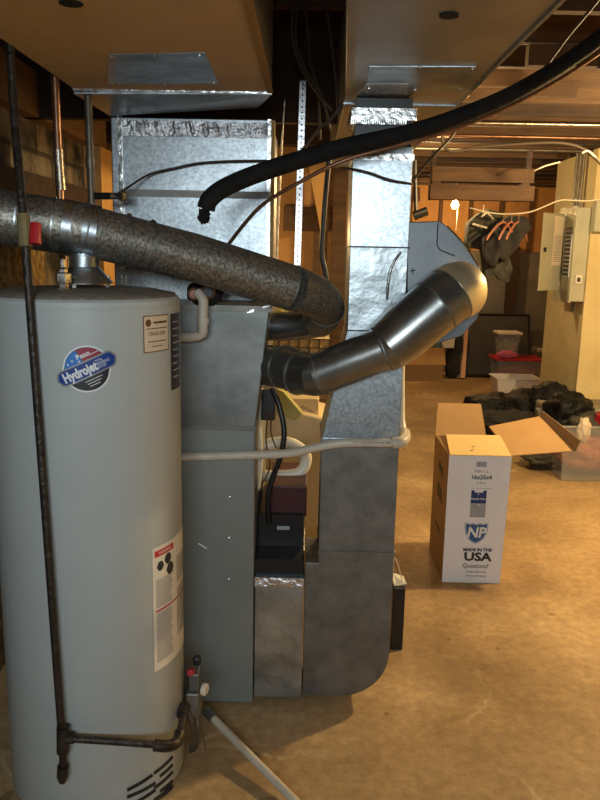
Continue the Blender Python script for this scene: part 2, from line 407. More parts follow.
mid = [bm.verts.new(((a.co+b.co)/2)+Vector((0, -.006*abs(noise.noise(Vector((a.co.x*50, 7, 0))))*2, .008*noise.noise(Vector((a.co.x*45, 9, 0)))))) for a, b in zip(top, bot)]
for k in range(n): bm.faces.new((top[k], top[k+1], mid[k+1], mid[k])); bm.faces.new((mid[k], mid[k+1], bot[k+1], bot[k]))
o = obj('foil_tape', bm, 'foil', t, label='crinkled foil tape'); s = o.modifiers.new('s', 'SOLIDIFY'); s.thickness = .001
bm = BM(); box(bm, (xb, PF+.01, z0), (xb+.012, PF+.05, z1)); obj('wood_strip', bm, 'tan_edge', t, label='brown strip along the edge')

# furnace: cabinet, coil case
FY = 2.43
t = thing('furnace', 'grey furnace cabinet with flared steel coil case, behind the water heater', 'furnace', (-.5, FY+.3, 0))
xr_ = at(254, 560, y=FY).x; fz = at(220, 428, y=FY).z; fz0 = .012
XFL = -.72
bm = BM(); box(bm, (XFL, FY, .004), (xr_, FY+.68, fz)); obj('cabinet', bm, 'furnace', t, bevel=.006)
bm = BM(); box(bm, (XFL+.01, FY+.01, 0), (xr_-.01, FY+.66, .004)); obj('base_pan', bm, 'steel_dark', t)
cz = at(220, 306, y=FY).z; xt = at(270, 306, y=FY).x
bm = BM(); hexa(bm, [(XFL, FY, fz+.002), (xr_, FY, fz+.002), (xr_, FY+.68, fz+.002), (XFL, FY+.68, fz+.002), (XFL, FY, cz), (xt, FY, cz), (xt, FY+.68, cz), (XFL, FY+.68, cz)]); obj('coil_case', bm, 'coil', t, bevel=.004)
bm = BM(); box(bm, (XFL, FY-.006, cz-.016), (xt+.006, FY, cz+.003)); obj('case_flange', bm, 'galv_dark', t)
bm = BM(); box(bm, (XFL, FY-.005, fz-.008), (xr_+.002, FY, fz+.008)); obj('case_flange', bm, 'galv_dark', t)
for a, b in ((220, 497), (219, 538), (219, 579)):
    bm = BM(); lathe(bm, at(a+10, b, y=FY-.001), [(.004, 0), (.0035, .003), (0, .004)], 10, axis=(0, -1, 0)); obj('screw', bm, 'shiny', t)
bm = BM(); q = at(198, 544, y=FY-.002); slab(bm, [q, q+Vector((.03, 0, -.018)), q+Vector((.031, 0, -.014)), q+Vector((.003, 0, .004))], (0, .001, 0)); obj('scratch', bm, 'decal_white', t, label='small bright scratch')
# bright torn flange tape
for a, b, w in ((247, 314, .022), (262, 309, .026)):
    bm = BM(); p = at(a, b, y=FY-.008); slab(bm, [p, p+Vector((w, 0, .008)), p+Vector((w, 0, .016)), p+Vector((0, 0, .006))], (0, .002, 0)); obj('tape_scrap', bm, 'shiny', t)
# lower vestibule of the furnace
bm = BM(); a = at(258, 578, y=FY+.12); b = at(304, 545, y=FY+.12); box(bm, (xr_+.002, FY+.02, a.z), (b.x, FY+.5, at(280, 492+56, y=FY+.12).z)); obj('burner_base', bm, 'steel_dark', t)
bm = BM(); box(bm, (xr_+.004, FY+.14, at(280, 548, y=FY+.14).z), (b.x-.004, FY+.5, at(280, 515, y=FY+.14).z)); ctl = obj('control_box', bm, 'steel_dark', t)
bm = BM(); p = at(277, 526, y=FY+.136); box(bm, (p.x, p.y, p.z-.014), (p.x+.045, p.y+.003, p.z)); obj('rating_label', bm, 'ink_silver', ctl)
# filter boot
bz = at(280, 578, y=FY).z
bm = BM(); box(bm, (xr_+.003, FY, .03), (at(303, 640, y=FY).x-.001, FY+.5, bz)); fb = obj('filter_rack', bm, 'galv_dent', t, bevel=.003)
bm = BM(); box(bm, (xr_+.003, FY-.004, bz-.03), (at(303, 640, y=FY).x-.001, FY, bz+.002)); obj('rack_tape', bm, 'foil', fb, label='worn foil tape along the top')
bm = BM(); box(bm, (xr_+.02, FY+.1, 0), (.08, FY+.2, .03)); obj('support_block', bm, 'steel_dark', t)

# return duct
RY = 2.45; RD = .24
def P(a, b, yy=RY): return at(a, b, y=yy)
t = thing('return_air_duct', 'galvanised return duct dropping from ceiling and curving into the furnace base', 'duct', (.22, RY+.12, 0))
xA, xB = P(350, 240).x, P(406, 300).x
ztop = TZ-.01
zj1 = P(380, 331).z; zj2 = P(360, 441).z; zj3 = P(360, 553).z
xC = P(320, 500).x; xB2 = xB
bm = BM(); prism(bm, [(xA, RY, P(380, 247).z), (xB, RY, P(380, 247).z), (xB, RY, P(380, 146).z), (xA, RY, P(380, 146).z)], (0, RD, 0)); obj('upper_section', bm, 'galv', t, bevel=.002)
bm = BM(); box(bm, (xA+.006, RY+.012, P(380, 146).z), (xB-.006, RY+RD-.01, ztop)); obj('dark_gap_filler', bm, 'blackp', t, label='black flexible canvas connector')  # black box added to stand for the dark gap above the duct
bm = BM(); prism(bm, [(xA+.001, RY-.001, zj1), (xB-.001, RY-.001, zj1), (xB-.001, RY-.001, P(380, 247).z-.001), (xA+.001, RY-.001, P(380, 247).z-.001)], (0, RD, 0)); obj('middle_section', bm, 'galv_dent', t, bevel=.002)
bm = BM(); prism(bm, [(xC, RY, zj2), (xB2, RY, zj2), (xB, RY, zj1-.001), (xA, RY, zj1-.001)], (0, RD, 0)); obj('offset_section', bm, 'galv', t, bevel=.002)
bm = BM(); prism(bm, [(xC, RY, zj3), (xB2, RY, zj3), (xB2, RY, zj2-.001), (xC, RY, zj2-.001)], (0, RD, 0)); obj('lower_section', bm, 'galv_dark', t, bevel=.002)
# elbow with a rounded heel
xE = P(303.5, 640).x; zb = .03; rr = .17
prof = [(xE, zb), (xB2-rr, zb)]+[(xB2-rr+rr*math.sin(a), zb+rr-rr*math.cos(a)) for a in [R(k*9) for k in range(1, 10)]]+[(xB2, zb+rr), (xB2, zj3-.001), (xC, zj3-.001), (xC, bz+.05), (xE, bz+.05)]
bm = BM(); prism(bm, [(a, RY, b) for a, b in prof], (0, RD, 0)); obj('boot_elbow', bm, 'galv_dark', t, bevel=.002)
for zz, x0, x1, h, m in ((zj3, xC, xB2, .012, 'galv_dark'), (zj2, xC, xB2, .014, 'galv'), (P(380, 157).z, xA, xB, .02, 'shiny'), (P(380, 247).z, xA, xB, .003, 'steel_dark'), (zj1, xA, xB, .003, 'steel_dark')):
    bm = BM(); box(bm, (x0-.003, RY-.006, zz-h/2), (x1+.004, RY+RD, zz+h/2)); obj('cleat', bm, m, t)
bm = BM(); tube(bm, [P(401, 252, RY-.004), P(394, 262, RY-.006), P(389, 277, RY-.007), P(387, 300, RY-.004)], .0045, 8); obj('stiffening_bead', bm, 'shiny', t)
# hanging tape strips and collar at top
bm = BM(); box(bm, (xA-.01, RY-.012, P(380, 121).z), (xB+.005, RY+RD, P(380, 108).z)); obj('crimped_collar', bm, 'shiny', t, bevel=.002)
bm = BM()
k0 = P(350, 136).x; k1 = P(406, 136).x
for k in range(26):
    x = k0+(k1-k0)*k/26; box(bm, (x, RY-.014, P(380, 125).z), (x+.004, RY-.009, P(380, 120).z))
obj('crimp_tooth', bm, 'shiny', t)['kind'] = 'stuff'
# return trunk
tx0, tx1 = at(347, 110, y=2.47).x-.005, at(560, 0, z=TZ).x
t = thing('return_trunk_duct', 'long grey galvanised trunk duct under the joists, right of the tan one', 'duct', ((tx0+tx1)/2, 2.6, TZ))
yk = 2.5; wl0 = at(346, 2, z=TZ); sl = (tx0-wl0.x)/(yk-wl0.y); xk = tx0-sl*(yk+.3)
bm = BM(); prism(bm, [(xk, -.3, TZ), (tx1, -.3, TZ), (tx1, 6.2, TZ), (tx0, 6.2, TZ), (tx0, yk, TZ)], (0, 0, 2.45-TZ)); obj('duct_body', bm, 'galv_brown', t, bevel=.003)
bm = BM()
for yy in (at(400, 104, z=TZ).y, at(400, 152, z=TZ).y, 4.3, 5.4): box(bm, (tx0-.002, yy-.012, TZ-.006), (tx1+.003, yy+.012, TZ+.0))
box(bm, (tx1-.004, -.3, TZ-.008), (tx1+.004, 6.2, TZ+.002))
obj('seam_flange', bm, 'galv', t)
bm = BM(); slab(bm, [at(369, 67, z=TZ-.004), at(476, 67, z=TZ-.004), at(462, 91, z=TZ-.004), at(366, 90, z=TZ-.004)], (0, 0, .003)); pp = obj('patch_plate', bm, 'galv_dent', t, label='square bright access patch')
for a, b in ((371, 69), (420, 67), (472, 69), (369, 88), (415, 90), (459, 89)):
    bm = BM(); lathe(bm, at(a, b, z=TZ-.004), [(.005, -.003), (.005, .002)], 10); obj('rivet', bm, 'shiny', t)
bm = BM(); slab(bm, [at(352, 100, z=TZ-.005), at(366, 84, z=TZ-.005), at(408, 84, z=TZ-.005), at(408, 112, z=TZ-.005), at(350, 112, z=TZ-.005)][:4], (0, 0, .003)); obj('foil_strip', bm, 'foil', t, label='silver foil strip')
bm = BM(); lathe(bm, at(449, 15, z=TZ-.001), [(.02, -.003), (.02, .002)], 20); obj('hole', bm, 'dark', t, label='dark round hole')

# takeoff box beside return duct
ty = RY+.02
t = thing('takeoff_box', 'grey wedge-shaped metal takeoff box on the right side of the return duct', 'duct', (xB+.1, ty+.1, 1.5))
op = [(407, 222), (440, 221), (447, 226), (463, 243), (479, 266), (484, 284), (478, 318), (462, 336), (436, 344), (407, 344)]
bm = BM(); prism(bm, [at(a, b, y=ty) for a, b in op], (0, .2, 0)); obj('box_body', bm, 'galv_soft', t, bevel=.003)
bm = BM(); tube(bm, [at(438, 223, y=ty-.001), at(437, 245, y=ty-.001), at(440, 250, y=ty-.001), at(455, 256, y=ty-.001)], .002, 6, 1); obj('fold_seam', bm, 'steel_dark', t)
bm = BM(); tube(bm, [at(a, b, y=ty-.002) for a, b in ((447, 226), (463, 243), (478, 266))], .0025, 6, 3); obj('edge_strip', bm, 'shiny', t)
bm = BM(); p = at(413, 271, y=ty-.003)
tube(bm, [p+Vector((-.01, 0, 0)), p+Vector((.01, 0, .002))], .0016, 6, 1); tube(bm, [p+Vector((0, 0, -.01)), p+Vector((-.001, 0, .01))], .0016, 6, 1); obj('pencil_mark', bm, 'ink', t)

# bypass pipe: coil case -> takeoff
def segs(name, t, pts, r, m, sub=1, seg=36):
    bm = BM(); tube(bm, pts, r, seg, sub); return obj(name, bm, m, t, smooth=False)
def shade_tube(o, ang=42):
    for p in o.data.polygons: p.use_smooth = True
    o.data.set_sharp_from_angle(angle=R(ang)); return o
t = thing('bypass_pipe', 'round dark metal bypass pipe angling from coil case across the return duct to takeoff box', 'duct pipe', (.1, 2.36, 1.2))
BY = 2.33
c0 = at(254, 364, y=2.56); c1 = at(284, 367, y=2.45); c2 = at(300, 373, y=2.39); c3 = at(316, 375, y=BY+.01); c4 = at(385, 348, y=BY-.02); c5 = at(404, 333, y=BY-.01); c6 = at(436, 306, y=BY); c7 = at(454, 292, y=BY+.025); c8 = at(464, 289, y=BY+.085)
dd = (c4-c3).normalized()
c8 = c7.lerp(c8, .6)
o = segs('adjustable_elbow', t, [c0, c1, (c1+c2)/2, c2, c3, c3+dd*.01], lambda u: .069-.002*u, 'pipe_new'); shade_tube(o, 12)
o = segs('straight_pipe', t, [c3, c4], .0675, 'pipe_new'); shade_tube(o)
o = segs('adjustable_elbow', t, [c4-dd*.008, c4+dd*.004, c5, c6, c7], lambda u: .070+.018*min(1, u*1.8), 'pipe_new'); shade_tube(o, 12)
o = segs('end_collar', t, [c7-(c7-c6)*.15, c7, c8], .091, 'warm_lit_end'); shade_tube(o); o['label'] = 'pale warm-toned end collar'
o = segs('end_boot', t, [c8, c8+Vector((.0, .09, -.01))], .07, 'galv'); shade_tube(o)
for p, d, r in ((c1, c2-c0, .071), (c2, c3-c1, .071), (c4, c4-c3, .071), (c5, c6-c4, .079), (c6, c7-c5, .0875), (c3.lerp(c4, .06), c4-c3, .068)):
    bm = BM(); ring_on(bm, p, d, r, .005, .0022, 36); shade_tube(obj('crimp_bead', bm, 'galv_dark', t))
for a, b in ((395, 333), (425, 322), (437, 296)):
    pass

# flue pipe
t = thing('flue_pipe', 'long speckled grey flue pipe running over the heater from left edge to elbow', 'flue pipe', (-.4, 2.3, 1.6))
A = [at(-45, 210, y=2.02), at(83, 230, y=2.10), at(192, 257, y=2.24), at(292, 288, y=2.33), at(318, 298, y=2.42), at(326, 309, y=2.52), at(318, 322, y=2.6), at(296, 326, y=2.64), at(262, 326, y=2.66)]
fr = .073
o = segs('pipe_run', t, [A[0], A[1]], fr, 'flue'); shade_tube(o)
o = segs('pipe_run', t, [A[1], A[2], A[3]], fr-.003, 'flue'); shade_tube(o)
o = segs('pipe_elbow', t, [A[3], A[4], A[5], A[6]], lambda u: fr-.003-u*.012, 'flue', 4); shade_tube(o)
o = segs('vent_stub', t, [A[6], A[7], A[8]], .052, 'pipe_new', 2); shade_tube(o)
for u in (.48, .76):
    p = A[0].lerp(A[1], u); bm = BM(); ring_on(bm, p, A[1]-A[0], fr, .004, .0035, 40); shade_tube(obj('crimp_bead', bm, 'galv_dent', t))
for u in (.0, .10, .36, .58):
    p = A[1].lerp(A[2], u); bm = BM(); ring_on(bm, p, A[2]-A[1], fr, .004, .003, 40); shade_tube(obj('crimp_bead', bm, 'galv_dent', t))
bm = BM(); ring_on(bm, A[3], A[3]-A[2], fr-.003, .004, .002, 40); shade_tube(obj('crimp_bead', bm, 'galv_dark', t))
bm = BM(); ring_on(bm, A[5], A[6]-A[4], fr-.011, .004, .002, 40); shade_tube(obj('crimp_bead', bm, 'galv_dark', t))
# tee sleeve over the draft hood
bm = BM(); tube(bm, [A[0].lerp(A[1], .82), A[1]+(A[2]-A[1])*.1], fr+.002, 40, 1); shade_tube(obj('tee_sleeve', bm, 'galv', t, label='brighter galvanised tee sleeve'))

# ================================================================ WATER HEATER
HX, HY, HR = -.62, 2.084, .26
HZ = at(90, 301, y=HY-HR).z
t = thing('water_heater', 'tall round grey tank water heater with stickers at left foreground', 'water heater', (HX, HY, 0))
HT = t
bm = BM(); lathe(bm, (HX, HY, 0), [(HR-.03, .015), (HR-.006, .015), (HR, .025), (HR, HZ-.025), (HR-.0015, HZ-.024), (HR-.0015, HZ-.02), (HR, HZ-.019), (HR, HZ-.006), (HR-.006, HZ)], 96)
tank = obj('tank_jacket', bm, 'heater', t, smooth=True)
tank.data.set_sharp_from_angle(angle=R(35))
bm = BM(); lathe(bm, (HX, HY, 0), [(HR-.008, HZ-.005), (HR-.012, HZ+.006), (HR-.06, HZ+.016), (.03, HZ+.02)], 96); obj('top_lid', bm, 'heater_top', t, smooth=True, label='dusty dark lid')
for a in (60, 180, 300):
    bm = BM(); lathe(bm, (HX+.19*math.cos(R(a)), HY+.19*math.sin(R(a)), 0), [(.02, 0), (.02, .02)], 12); obj('foot', bm, 'steel_dark', t)
def cyl_hit(a, b, off=0.0):
    d = ray(a, b); ox, oy = EYE.x-HX, EYE.y-HY; r = HR
    A_ = d.x**2+d.y**2; B_ = 2*(ox*d.x+oy*d.y); C_ = ox*ox+oy*oy-r*r
    D = max(B_*B_-4*A_*C_, 0); s = (-B_-math.sqrt(D))/(2*A_); p = EYE+d*s
    return math.atan2(p.x-HX, -(p.y-HY)), p.z        # angle from -Y toward +X
def wrap(th0, zc, off, rot=0.):
    c, s = math.cos(rot), math.sin(rot)
    def fn(u, v):
        x, y = u*c-v*s, u*s+v*c
        th = th0+x/HR; return (HX+(HR+off)*math.sin(th), HY-(HR+off)*math.cos(th), zc+y)
    return fn
# round jet badge
th, zc = cyl_hit(87, 369)
e0 = cyl_hit(62, 369); e1 = cyl_hit(113, 369); RW = (e1[0]-e0[0])*HR/2
bh = (cyl_hit(87, 345)[1]-cyl_hit(87, 393)[1])/2
bm = BM(); rb = bh*.98
def circle(r, cx=0, cy=0, n=40, a0=0, a1=360): return [(cx+r*math.cos(R(a0+(a1-a0)*k/n)), cy+r*math.sin(R(a0+(a1-a0)*k/n))) for k in range(n+(0 if a1-a0 == 360 else 1))]
def capsule(L, h): return circle(h, L, 0, 14, -90, 90)+circle(h, -L, 0, 14, 90, 270)
def strip_fill(bm, pts, fn, n=24):
    "fill convex outline by vertical strips so that it can follow the curved jacket"
    us = [p[0] for p in pts]; u0_, u1_ = min(us), max(us); m = len(pts)
    def span(u):
        vs = []
        for i in range(m):
            (a, b), (c, d) = pts[i], pts[(i+1) % m]
            if (a-u)*(c-u) <= 0 and a != c: vs.append(b+(d-b)*(u-a)/(c-a))
        return (min(vs), max(vs)) if vs else None
    prev = None
    for k in range(n+1):
        u = u0_+(u1_-u0_)*(k/n*.998+.001); s = span(u)
        if s is None: continue
        cur = (bm.verts.new(fn(u, s[0])), bm.verts.new(fn(u, s[1])))
        if prev: bm.faces.new((prev[0], cur[0], cur[1], prev[1]))
        prev = cur
fn = wrap(th, zc, .0008); rot = R(24)
strip_fill(bm, circle(rb), fn); 
badge = obj('jet_badge', bm, 'decal_white', t, label='round badge with slanted blue band')
CL = RW*1.0
bm = BM(); strip_fill(bm, circle(rb*.93), wrap(th, zc, .0011)); obj('badge_disc', bm, 'decal_black', badge)
bm = BM(); fr_ = wrap(th, zc, .0014, rot); strip_fill(bm, circle(rb*.9, 0, 0, 30, 10, 170), fr_); obj('flag_stripes', bm, 'dk_red', badge)
bm = BM(); strip_fill(bm, circle(rb*.9, 0, 0, 20, 95, 170)+[(0, rb*.1)], wrap(th, zc, .0017, rot)); obj('flag_field', bm, 'decal_sky', badge)
bm = BM()
for u, v in ((-.6, .3), (-.4, .55), (-.35, .3), (-.15, .65), (-.15, .42), (-.62, .48)): strip_fill(bm, circle(rb*.045, u*rb, v*rb, 8), wrap(th, zc, .0021, rot), 4)
rect_bm(bm, .05*rb, .5*rb, .75*rb, .53*rb, wrap(th, zc, .0019, rot), 6)
obj('star', bm, 'decal_white', badge)
bm = BM(); strip_fill(bm, capsule(RW*.93, rb*.36), wrap(th, zc, .0024, rot)); obj('band_edge', bm, 'decal_silver', badge)
bm = BM(); strip_fill(bm, capsule(RW*.93, rb*.29), wrap(th, zc, .0028, rot)); obj('band', bm, 'decal_blue', badge)
bm = BM(); text_bm(bm, 'Hydrojet', rb*.62, wrap(th, zc, .0033, rot), bold=.0006) if 0 else None
f_ = wrap(th, zc, .0033, rot)
text_bm(bm, 'Hydrojet', rb*.56, lambda u, v: f_(u-RW*.3, v-rb*.02), bold=.0015, sx=.72)
text_bm(bm, 'TOTAL', rb*.17, lambda u, v: f_(u+RW*.56, v+rb*.14), sx=.6); text_bm(bm, 'PERFORMANCE', rb*.17, lambda u, v: f_(u+RW*.68, v), sx=.5); text_bm(bm, 'SYSTEM', rb*.17, lambda u, v: f_(u+RW*.6, v-rb*.14), sx=.6)
text_bm(bm, 'Penn', rb*.3, lambda u, v: f_(u+rb*.1, v+rb*.6), bold=.0004)
for k in range(3): rect_bm(bm, -rb*.3+k*.05*rb, -rb*(.5+.12*k), rb*.45-k*.1*rb, -rb*(.47+.12*k), f_, 8)
obj('badge_lettering', bm, 'decal_white', badge)
# installer sticker
def label_rect(nm, x0, y0, x1, y1, m, off=.001, lab=None):
    a = cyl_hit(x0, (y0+y1)/2); b = cyl_hit(x1, (y0+y1)/2); c = cyl_hit((x0+x1)/2, y0); d = cyl_hit((x0+x1)/2, y1)
    th_ = (a[0]+b[0])/2; w = (b[0]-a[0])*HR; h = c[1]-d[1]; z_ = (c[1]+d[1])/2
    bm = BM(); rect_bm(bm, -w/2, -h/2, w/2, h/2, wrap(th_, z_, off), 10)
    return obj(nm, bm, m, HT, label=lab), th_, z_, w, h
o, th_, z_, w, h = label_rect('installer_sticker', 143, 315, 168, 352, 'label_edge', .001, 'small cream installer sticker')
bm = BM(); rect_bm(bm, -w*.47, -h*.47, w*.47, h*.47, wrap(th_, z_, .0014), 8); obj('sticker_face', bm, 'cream_label', o)
bm = BM(); f_ = wrap(th_, z_, .0019)
text_bm(bm, '734-421-3100', h*.15, f_, sx=.78, bold=.0002)
rect_bm(bm, -w*.15, h*.27, w*.4, h*.33, f_, 4); rect_bm(bm, -w*.4, h*.13, w*.4, h*.155, f_, 4)
rect_bm(bm, -w*.35, -h*.22, w*.35, -h*.195, f_, 4); rect_bm(bm, -w*.22, -h*.35, w*.2, -h*.33, f_, 4)
obj('sticker_lettering', bm, 'ink_brown', o)
bm = BM(); strip_fill(bm, circle(h*.1, -w*.33, h*.3, 16), wrap(th_, z_, .0018), 8); obj('sticker_emblem', bm, 'ink_brown', o)
# black energy plate at right edge
o, th_, z_, w, h = label_rect('side_panel_label', 170.5, 313, 179.5, 389, 'decal_black', .001, 'black instruction label at the right edge')
bm = BM(); f_ = wrap(th_, z_, .0016)
for k in range(9): rect_bm(bm, -w*.35, h*(.38-.09*k), w*(.3 if k % 2 else .1), h*(.40-.09*k), f_, 3)
obj('label_lines', bm, 'ink_silver', o)
# tall warning label
a = cyl_hit(152, 549); b = cyl_hit(183, 600); zt_ = cyl_hit(152, 549)[1]; zb_ = cyl_hit(155, 672)[1]
th0, th1 = a[0], min(b[0], a[0]+R(62)); w = (th1-th0)*HR; h = zt_-zb_; tm = (th0+th1)/2; zm = (zt_+zb_)/2
bm = BM(); rect_bm(bm, -w/2, -h/2, w/2, h/2, wrap(tm, zm, .001), 14); o = obj('warning_label', bm, 'paper', t, label='tall white warning label')
f_ = wrap(tm, zm, .0015)
bm = BM(); rect_bm(bm, -w*.46, h*.42, -w*.06, h*.47, f_, 6); obj('red_heading', bm, 'ink_red', o)
bm = BM(); rect_bm(bm, -w*.46, -h*.02, w*.45, -h*.005, f_, 12); obj('red_heading', bm, 'ink_red', o)
bm = BM()
for k in range(46):
    v = h*(.22-.0145*k)
    if -.04*h < v < .01*h: continue
    rect_bm(bm, -w*.45, v, -w*(.10+.05*random.random()), v+h*.006, f_, 5); rect_bm(bm, w*.03, v+.1*h, w*(.4+.05*random.random()), v+.106*h, f_, 5)
obj('fine_print', bm, 'ink_gray', o)
bm = BM()
strip_fill(bm, circle(w*.07, -w*.36, h*.34, 10), f_, 5); strip_fill(bm, circle(w*.08, -w*.2, h*.37, 10), f_, 5); strip_fill(bm, circle(w*.09, -w*.15, h*.28, 10), f_, 5); rect_bm(bm, -w*.47, h*.235, -w*.05, h*.238, f_, 4)
obj('pictogram', bm, 'ink', o)
bm = BM(); text_bm(bm, 'WARNING', h*.035, lambda u, v: wrap(tm, zm, .002)(u-w*.26, v+h*.445), sx=.9); obj('heading_lettering', bm, 'decal_white', o)
# louvres near the base
lou = [((127, 790), (152, 775)), ((127, 797), (155, 783)), ((154, 773), (172, 757)), ((160, 776), (172, 765)), ((154, 788), (172, 772)), ((160, 791), (172, 781)), ((155, 800), (172, 787)), ((140, 800), (152, 792)), ((130, 805), (155, 790))]
for a, b in lou:
    A_ = cyl_hit(*a); B_ = cyl_hit(*b); bm = BM(); pts = []
    for k in range(7):
        u = k/6; th_ = A_[0]+(B_[0]-A_[0])*u; z_ = A_[1]+(B_[1]-A_[1])*u
        pts.append((HX+(HR-.0015)*math.sin(th_), HY-(HR-.0015)*math.cos(th_), z_))
    tube(bm, pts, .0062, 8, 1); obj('air_slot', bm, 'dark', t)
# access door band (raised lower skirt)
# draft hood
hp = Vector((A[1].x, A[1].y+.0, 0))
hx_, hy_ = A[1].x, A[1].y
bm = BM(); lathe(bm, (hx_, hy_, 0), [(.078, HZ+.03), (.077, HZ+.034), (.045, HZ+.068), (.04, HZ+.075), (.04, A[1].z-.04)], 40); o = obj('draft_hood', bm, 'galv_dent', t, smooth=True); o.data.set_sharp_from_angle(angle=R(35))
for a in (20, 140, 260):
    bm = BM(); box(bm, (hx_+.062*math.cos(R(a))-.006, hy_+.062*math.sin(R(a))-.003, HZ+.005), (hx_+.062*math.cos(R(a))+.006, hy_+.062*math.sin(R(a))+.003, HZ+.05)); obj('hood_leg', bm, 'shiny', t)
# relief nipple/union on lid
np_ = at(64, 292, y=2.0)
bm = BM(); lathe(bm, (np_.x, np_.y, HZ), [(.02, 0), (.02, .02), (.014, .022), (.014, .032), (.021, .034), (.021, .058), (.012, .062), (.012, .07), (.008, .075), (.007, .095)], 6); obj('anode_union', bm, 'shiny', t, label='hexagonal zinc union')
bm = BM()
for a, b in ((55, 298), (70, 297), (84, 299)): lathe(bm, at(a, b, y=1.95)+Vector((0, 0, 0)), [(.005, -.004), (.004, .004)], 8)
obj('lid_screw', bm, 'shiny', t)
# gas valve cluster on right side
gv = at(192, 695, y=2.12)
t = thing('gas_control_valve', 'small grey gas valve with red and black knobs on the right flank of the heater', 'gas valve', gv)
g = at(194, 700, y=2.11)
bm = BM(); box(bm, (g.x-.022, g.y-.03, g.z-.045), (g.x+.02, g.y+.05, g.z+.04)); obj('valve_body', bm, 'galv_dark', t, bevel=.006)
bm = BM(); box(bm, (g.x-.014, g.y-.02, g.z+.04), (g.x+.018, g.y+.03, g.z+.10)); obj('valve_neck', bm, 'coil', t, bevel=.005)
p = at(191, 672, y=2.09); bm = BM(); lathe(bm, p, [(.012, -.014), (.013, 0), (.010, .014)], 14, axis=(0, -1, .3)); obj('red_knob', bm, 'red', t)
p = at(197, 660, y=2.12); bm = BM(); lathe(bm, p, [(.013, -.012), (.013, .006), (.010, .012)], 14); obj('black_knob', bm, 'blackp', t)
p = at(203, 689, y=2.11); bm = BM(); lathe(bm, p, [(.019, 0), (.019, .010), (.014, .014)], 24, axis=(1, -.35, 0)); obj('dial', bm, 'pvc_w', t, label='cream round dial')
bm = BM(); tube(bm, [at(196, 715, y=2.1), at(198, 730, y=2.08), at(196, 748, y=2.1), at(190, 752, y=2.12)], .004, 8); tube(bm, [at(200, 712, y=2.1), at(203, 735, y=2.09), at(206, 750, y=2.1)], .002, 6); tube(bm, [at(189, 712, y=2.08), at(193, 732, y=2.07), at(191, 750, y=2.1)], .007, 8); obj('thermocouple_tube', bm, 'graypipe', t)

# ---- gas line
GY = 1.79
t = thing('gas_pipe', 'long black iron gas pipe dropping in front of the water heater', 'pipe', at(62, 740, y=GY))
top = at(10, 56, y=1.99); top.z = 2.4
j = at(62, 738, y=GY)
bm = BM(); tube(bm, [top, at(14, 110, y=1.93), at(25, 240, y=1.83), at(43, 480, y=1.80), j], .0105, 14, 4); shade_tube(obj('riser', bm, 'iron', t))
p = at(25, 240, y=1.83); q = at(23.5, 222, y=1.842)
bm = BM(); tube(bm, [p+(q-p)*-.4, q+(q-p)*.4], .0155, 10, 1); obj('brass_valve', bm, mat('tarnished brass', (.22, .17, .07), .5, .4, (.3, .24, .12), 30), t, label='corroded brass valve body')
bm = BM(); a = at(36, 223, y=1.82); b = at(35, 244, y=1.81); tube(bm, [a, a.lerp(b, .15), a.lerp(b, .8), b], lambda u: .0125+.003*u, 10, 1); obj('valve_handle', bm, 'red', t, label='red lever handle')
bm = BM(); tube(bm, [at(63, 727, y=GY), at(63, 752, y=GY)], .017, 14, 1); tube(bm, [j, at(74, 738, y=GY)], .015, 12, 1); obj('tee_fitting', bm, 'iron', t)
bm = BM(); tube(bm, [at(63, 748, y=GY), at(63, 768, y=GY)], .0105, 12, 1); tube(bm, [at(63, 766, y=GY), at(62.5, 776, y=GY), at(62.5, 782, y=GY)], lambda u: .0155-.007*max(0, u-.6)*2, 12, 1); obj('drip_leg', bm, 'iron', t)
e = at(163, 745, y=1.84)
bm = BM(); tube(bm, [j, at(110, 741, y=1.80), e], .0105, 14, 2); shade_tube(obj('cross_pipe', bm, 'iron', t))
bm = BM(); tube(bm, [at(154, 745, y=1.835), at(167, 746, y=1.845), at(177, 742, y=1.87), at(180, 732, y=1.9)], .0165, 14, 4); obj('street_elbow', bm, 'iron', t, smooth=True)
bm = BM(); tube(bm, [at(180, 733, y=1.9), at(184, 712, y=2.03)], .0115, 12, 1); tube(bm, [at(182, 716, y=2.01), at(185, 706, y=2.05)], .017, 12, 1); obj('nipple', bm, 'iron', t)

# ---- water pipes over heater
def vpipe(nm, lab, pts, r, m, fit=None):
    t = thing(nm, lab, 'pipe', pts[-1]); bm = BM(); tube(bm, pts, r, 14, 1); shade_tube(obj('pipe', bm, m, t)); return t
t = vpipe('copper_water_pipe', 'copper water pipe with soldered joint, middle of the three risers at left', [at(54, 55, y=2.3)*1.0+Vector((0, 0, .25)), at(54, 55, y=2.3), at(58, 150, y=2.3), at(64, 272, y=2.3)], .0115, 'copper')
bm = BM(); tube(bm, [at(58, 150, y=2.3), at(61, 190, y=2.3)], .0145, 14, 1); shade_tube(obj('soldered_coupling', bm, 'solder', t, label='shiny soldered coupling'))
t = vpipe('water_pipe', 'dull grey water pipe rising behind the flue, right of the copper riser', [at(88, 96, y=2.46), at(91, 180, y=2.46), at(95, 292, y=2.46)], .012, 'graypipe')
bm = BM(); tube(bm, [at(90, 158, y=2.46), at(90.5, 168, y=2.46)], .015, 14, 1); obj('coupling', bm, 'graypipe', t)
# connector from water pipe to plenum face
t = thing('bonding_clamp', 'small dark clamp fitting bridging grey water pipe and plenum edge', 'fitting', at(110, 196, y=2.45))
bm = BM(); tube(bm, [at(94, 196, y=2.465), at(108, 196, y=2.45), at(124, 196, y=2.56)], .011, 12, 1); obj('clamp_arm', bm, 'steel_dark', t)
bm = BM(); lathe(bm, at(122, 196, y=2.55), [(.016, -.01), (.018, .0), (.018, .014), (.01, .02)], 14, axis=(.6, -.8, 0)); obj('clamp_cap', bm, 'shiny', t)

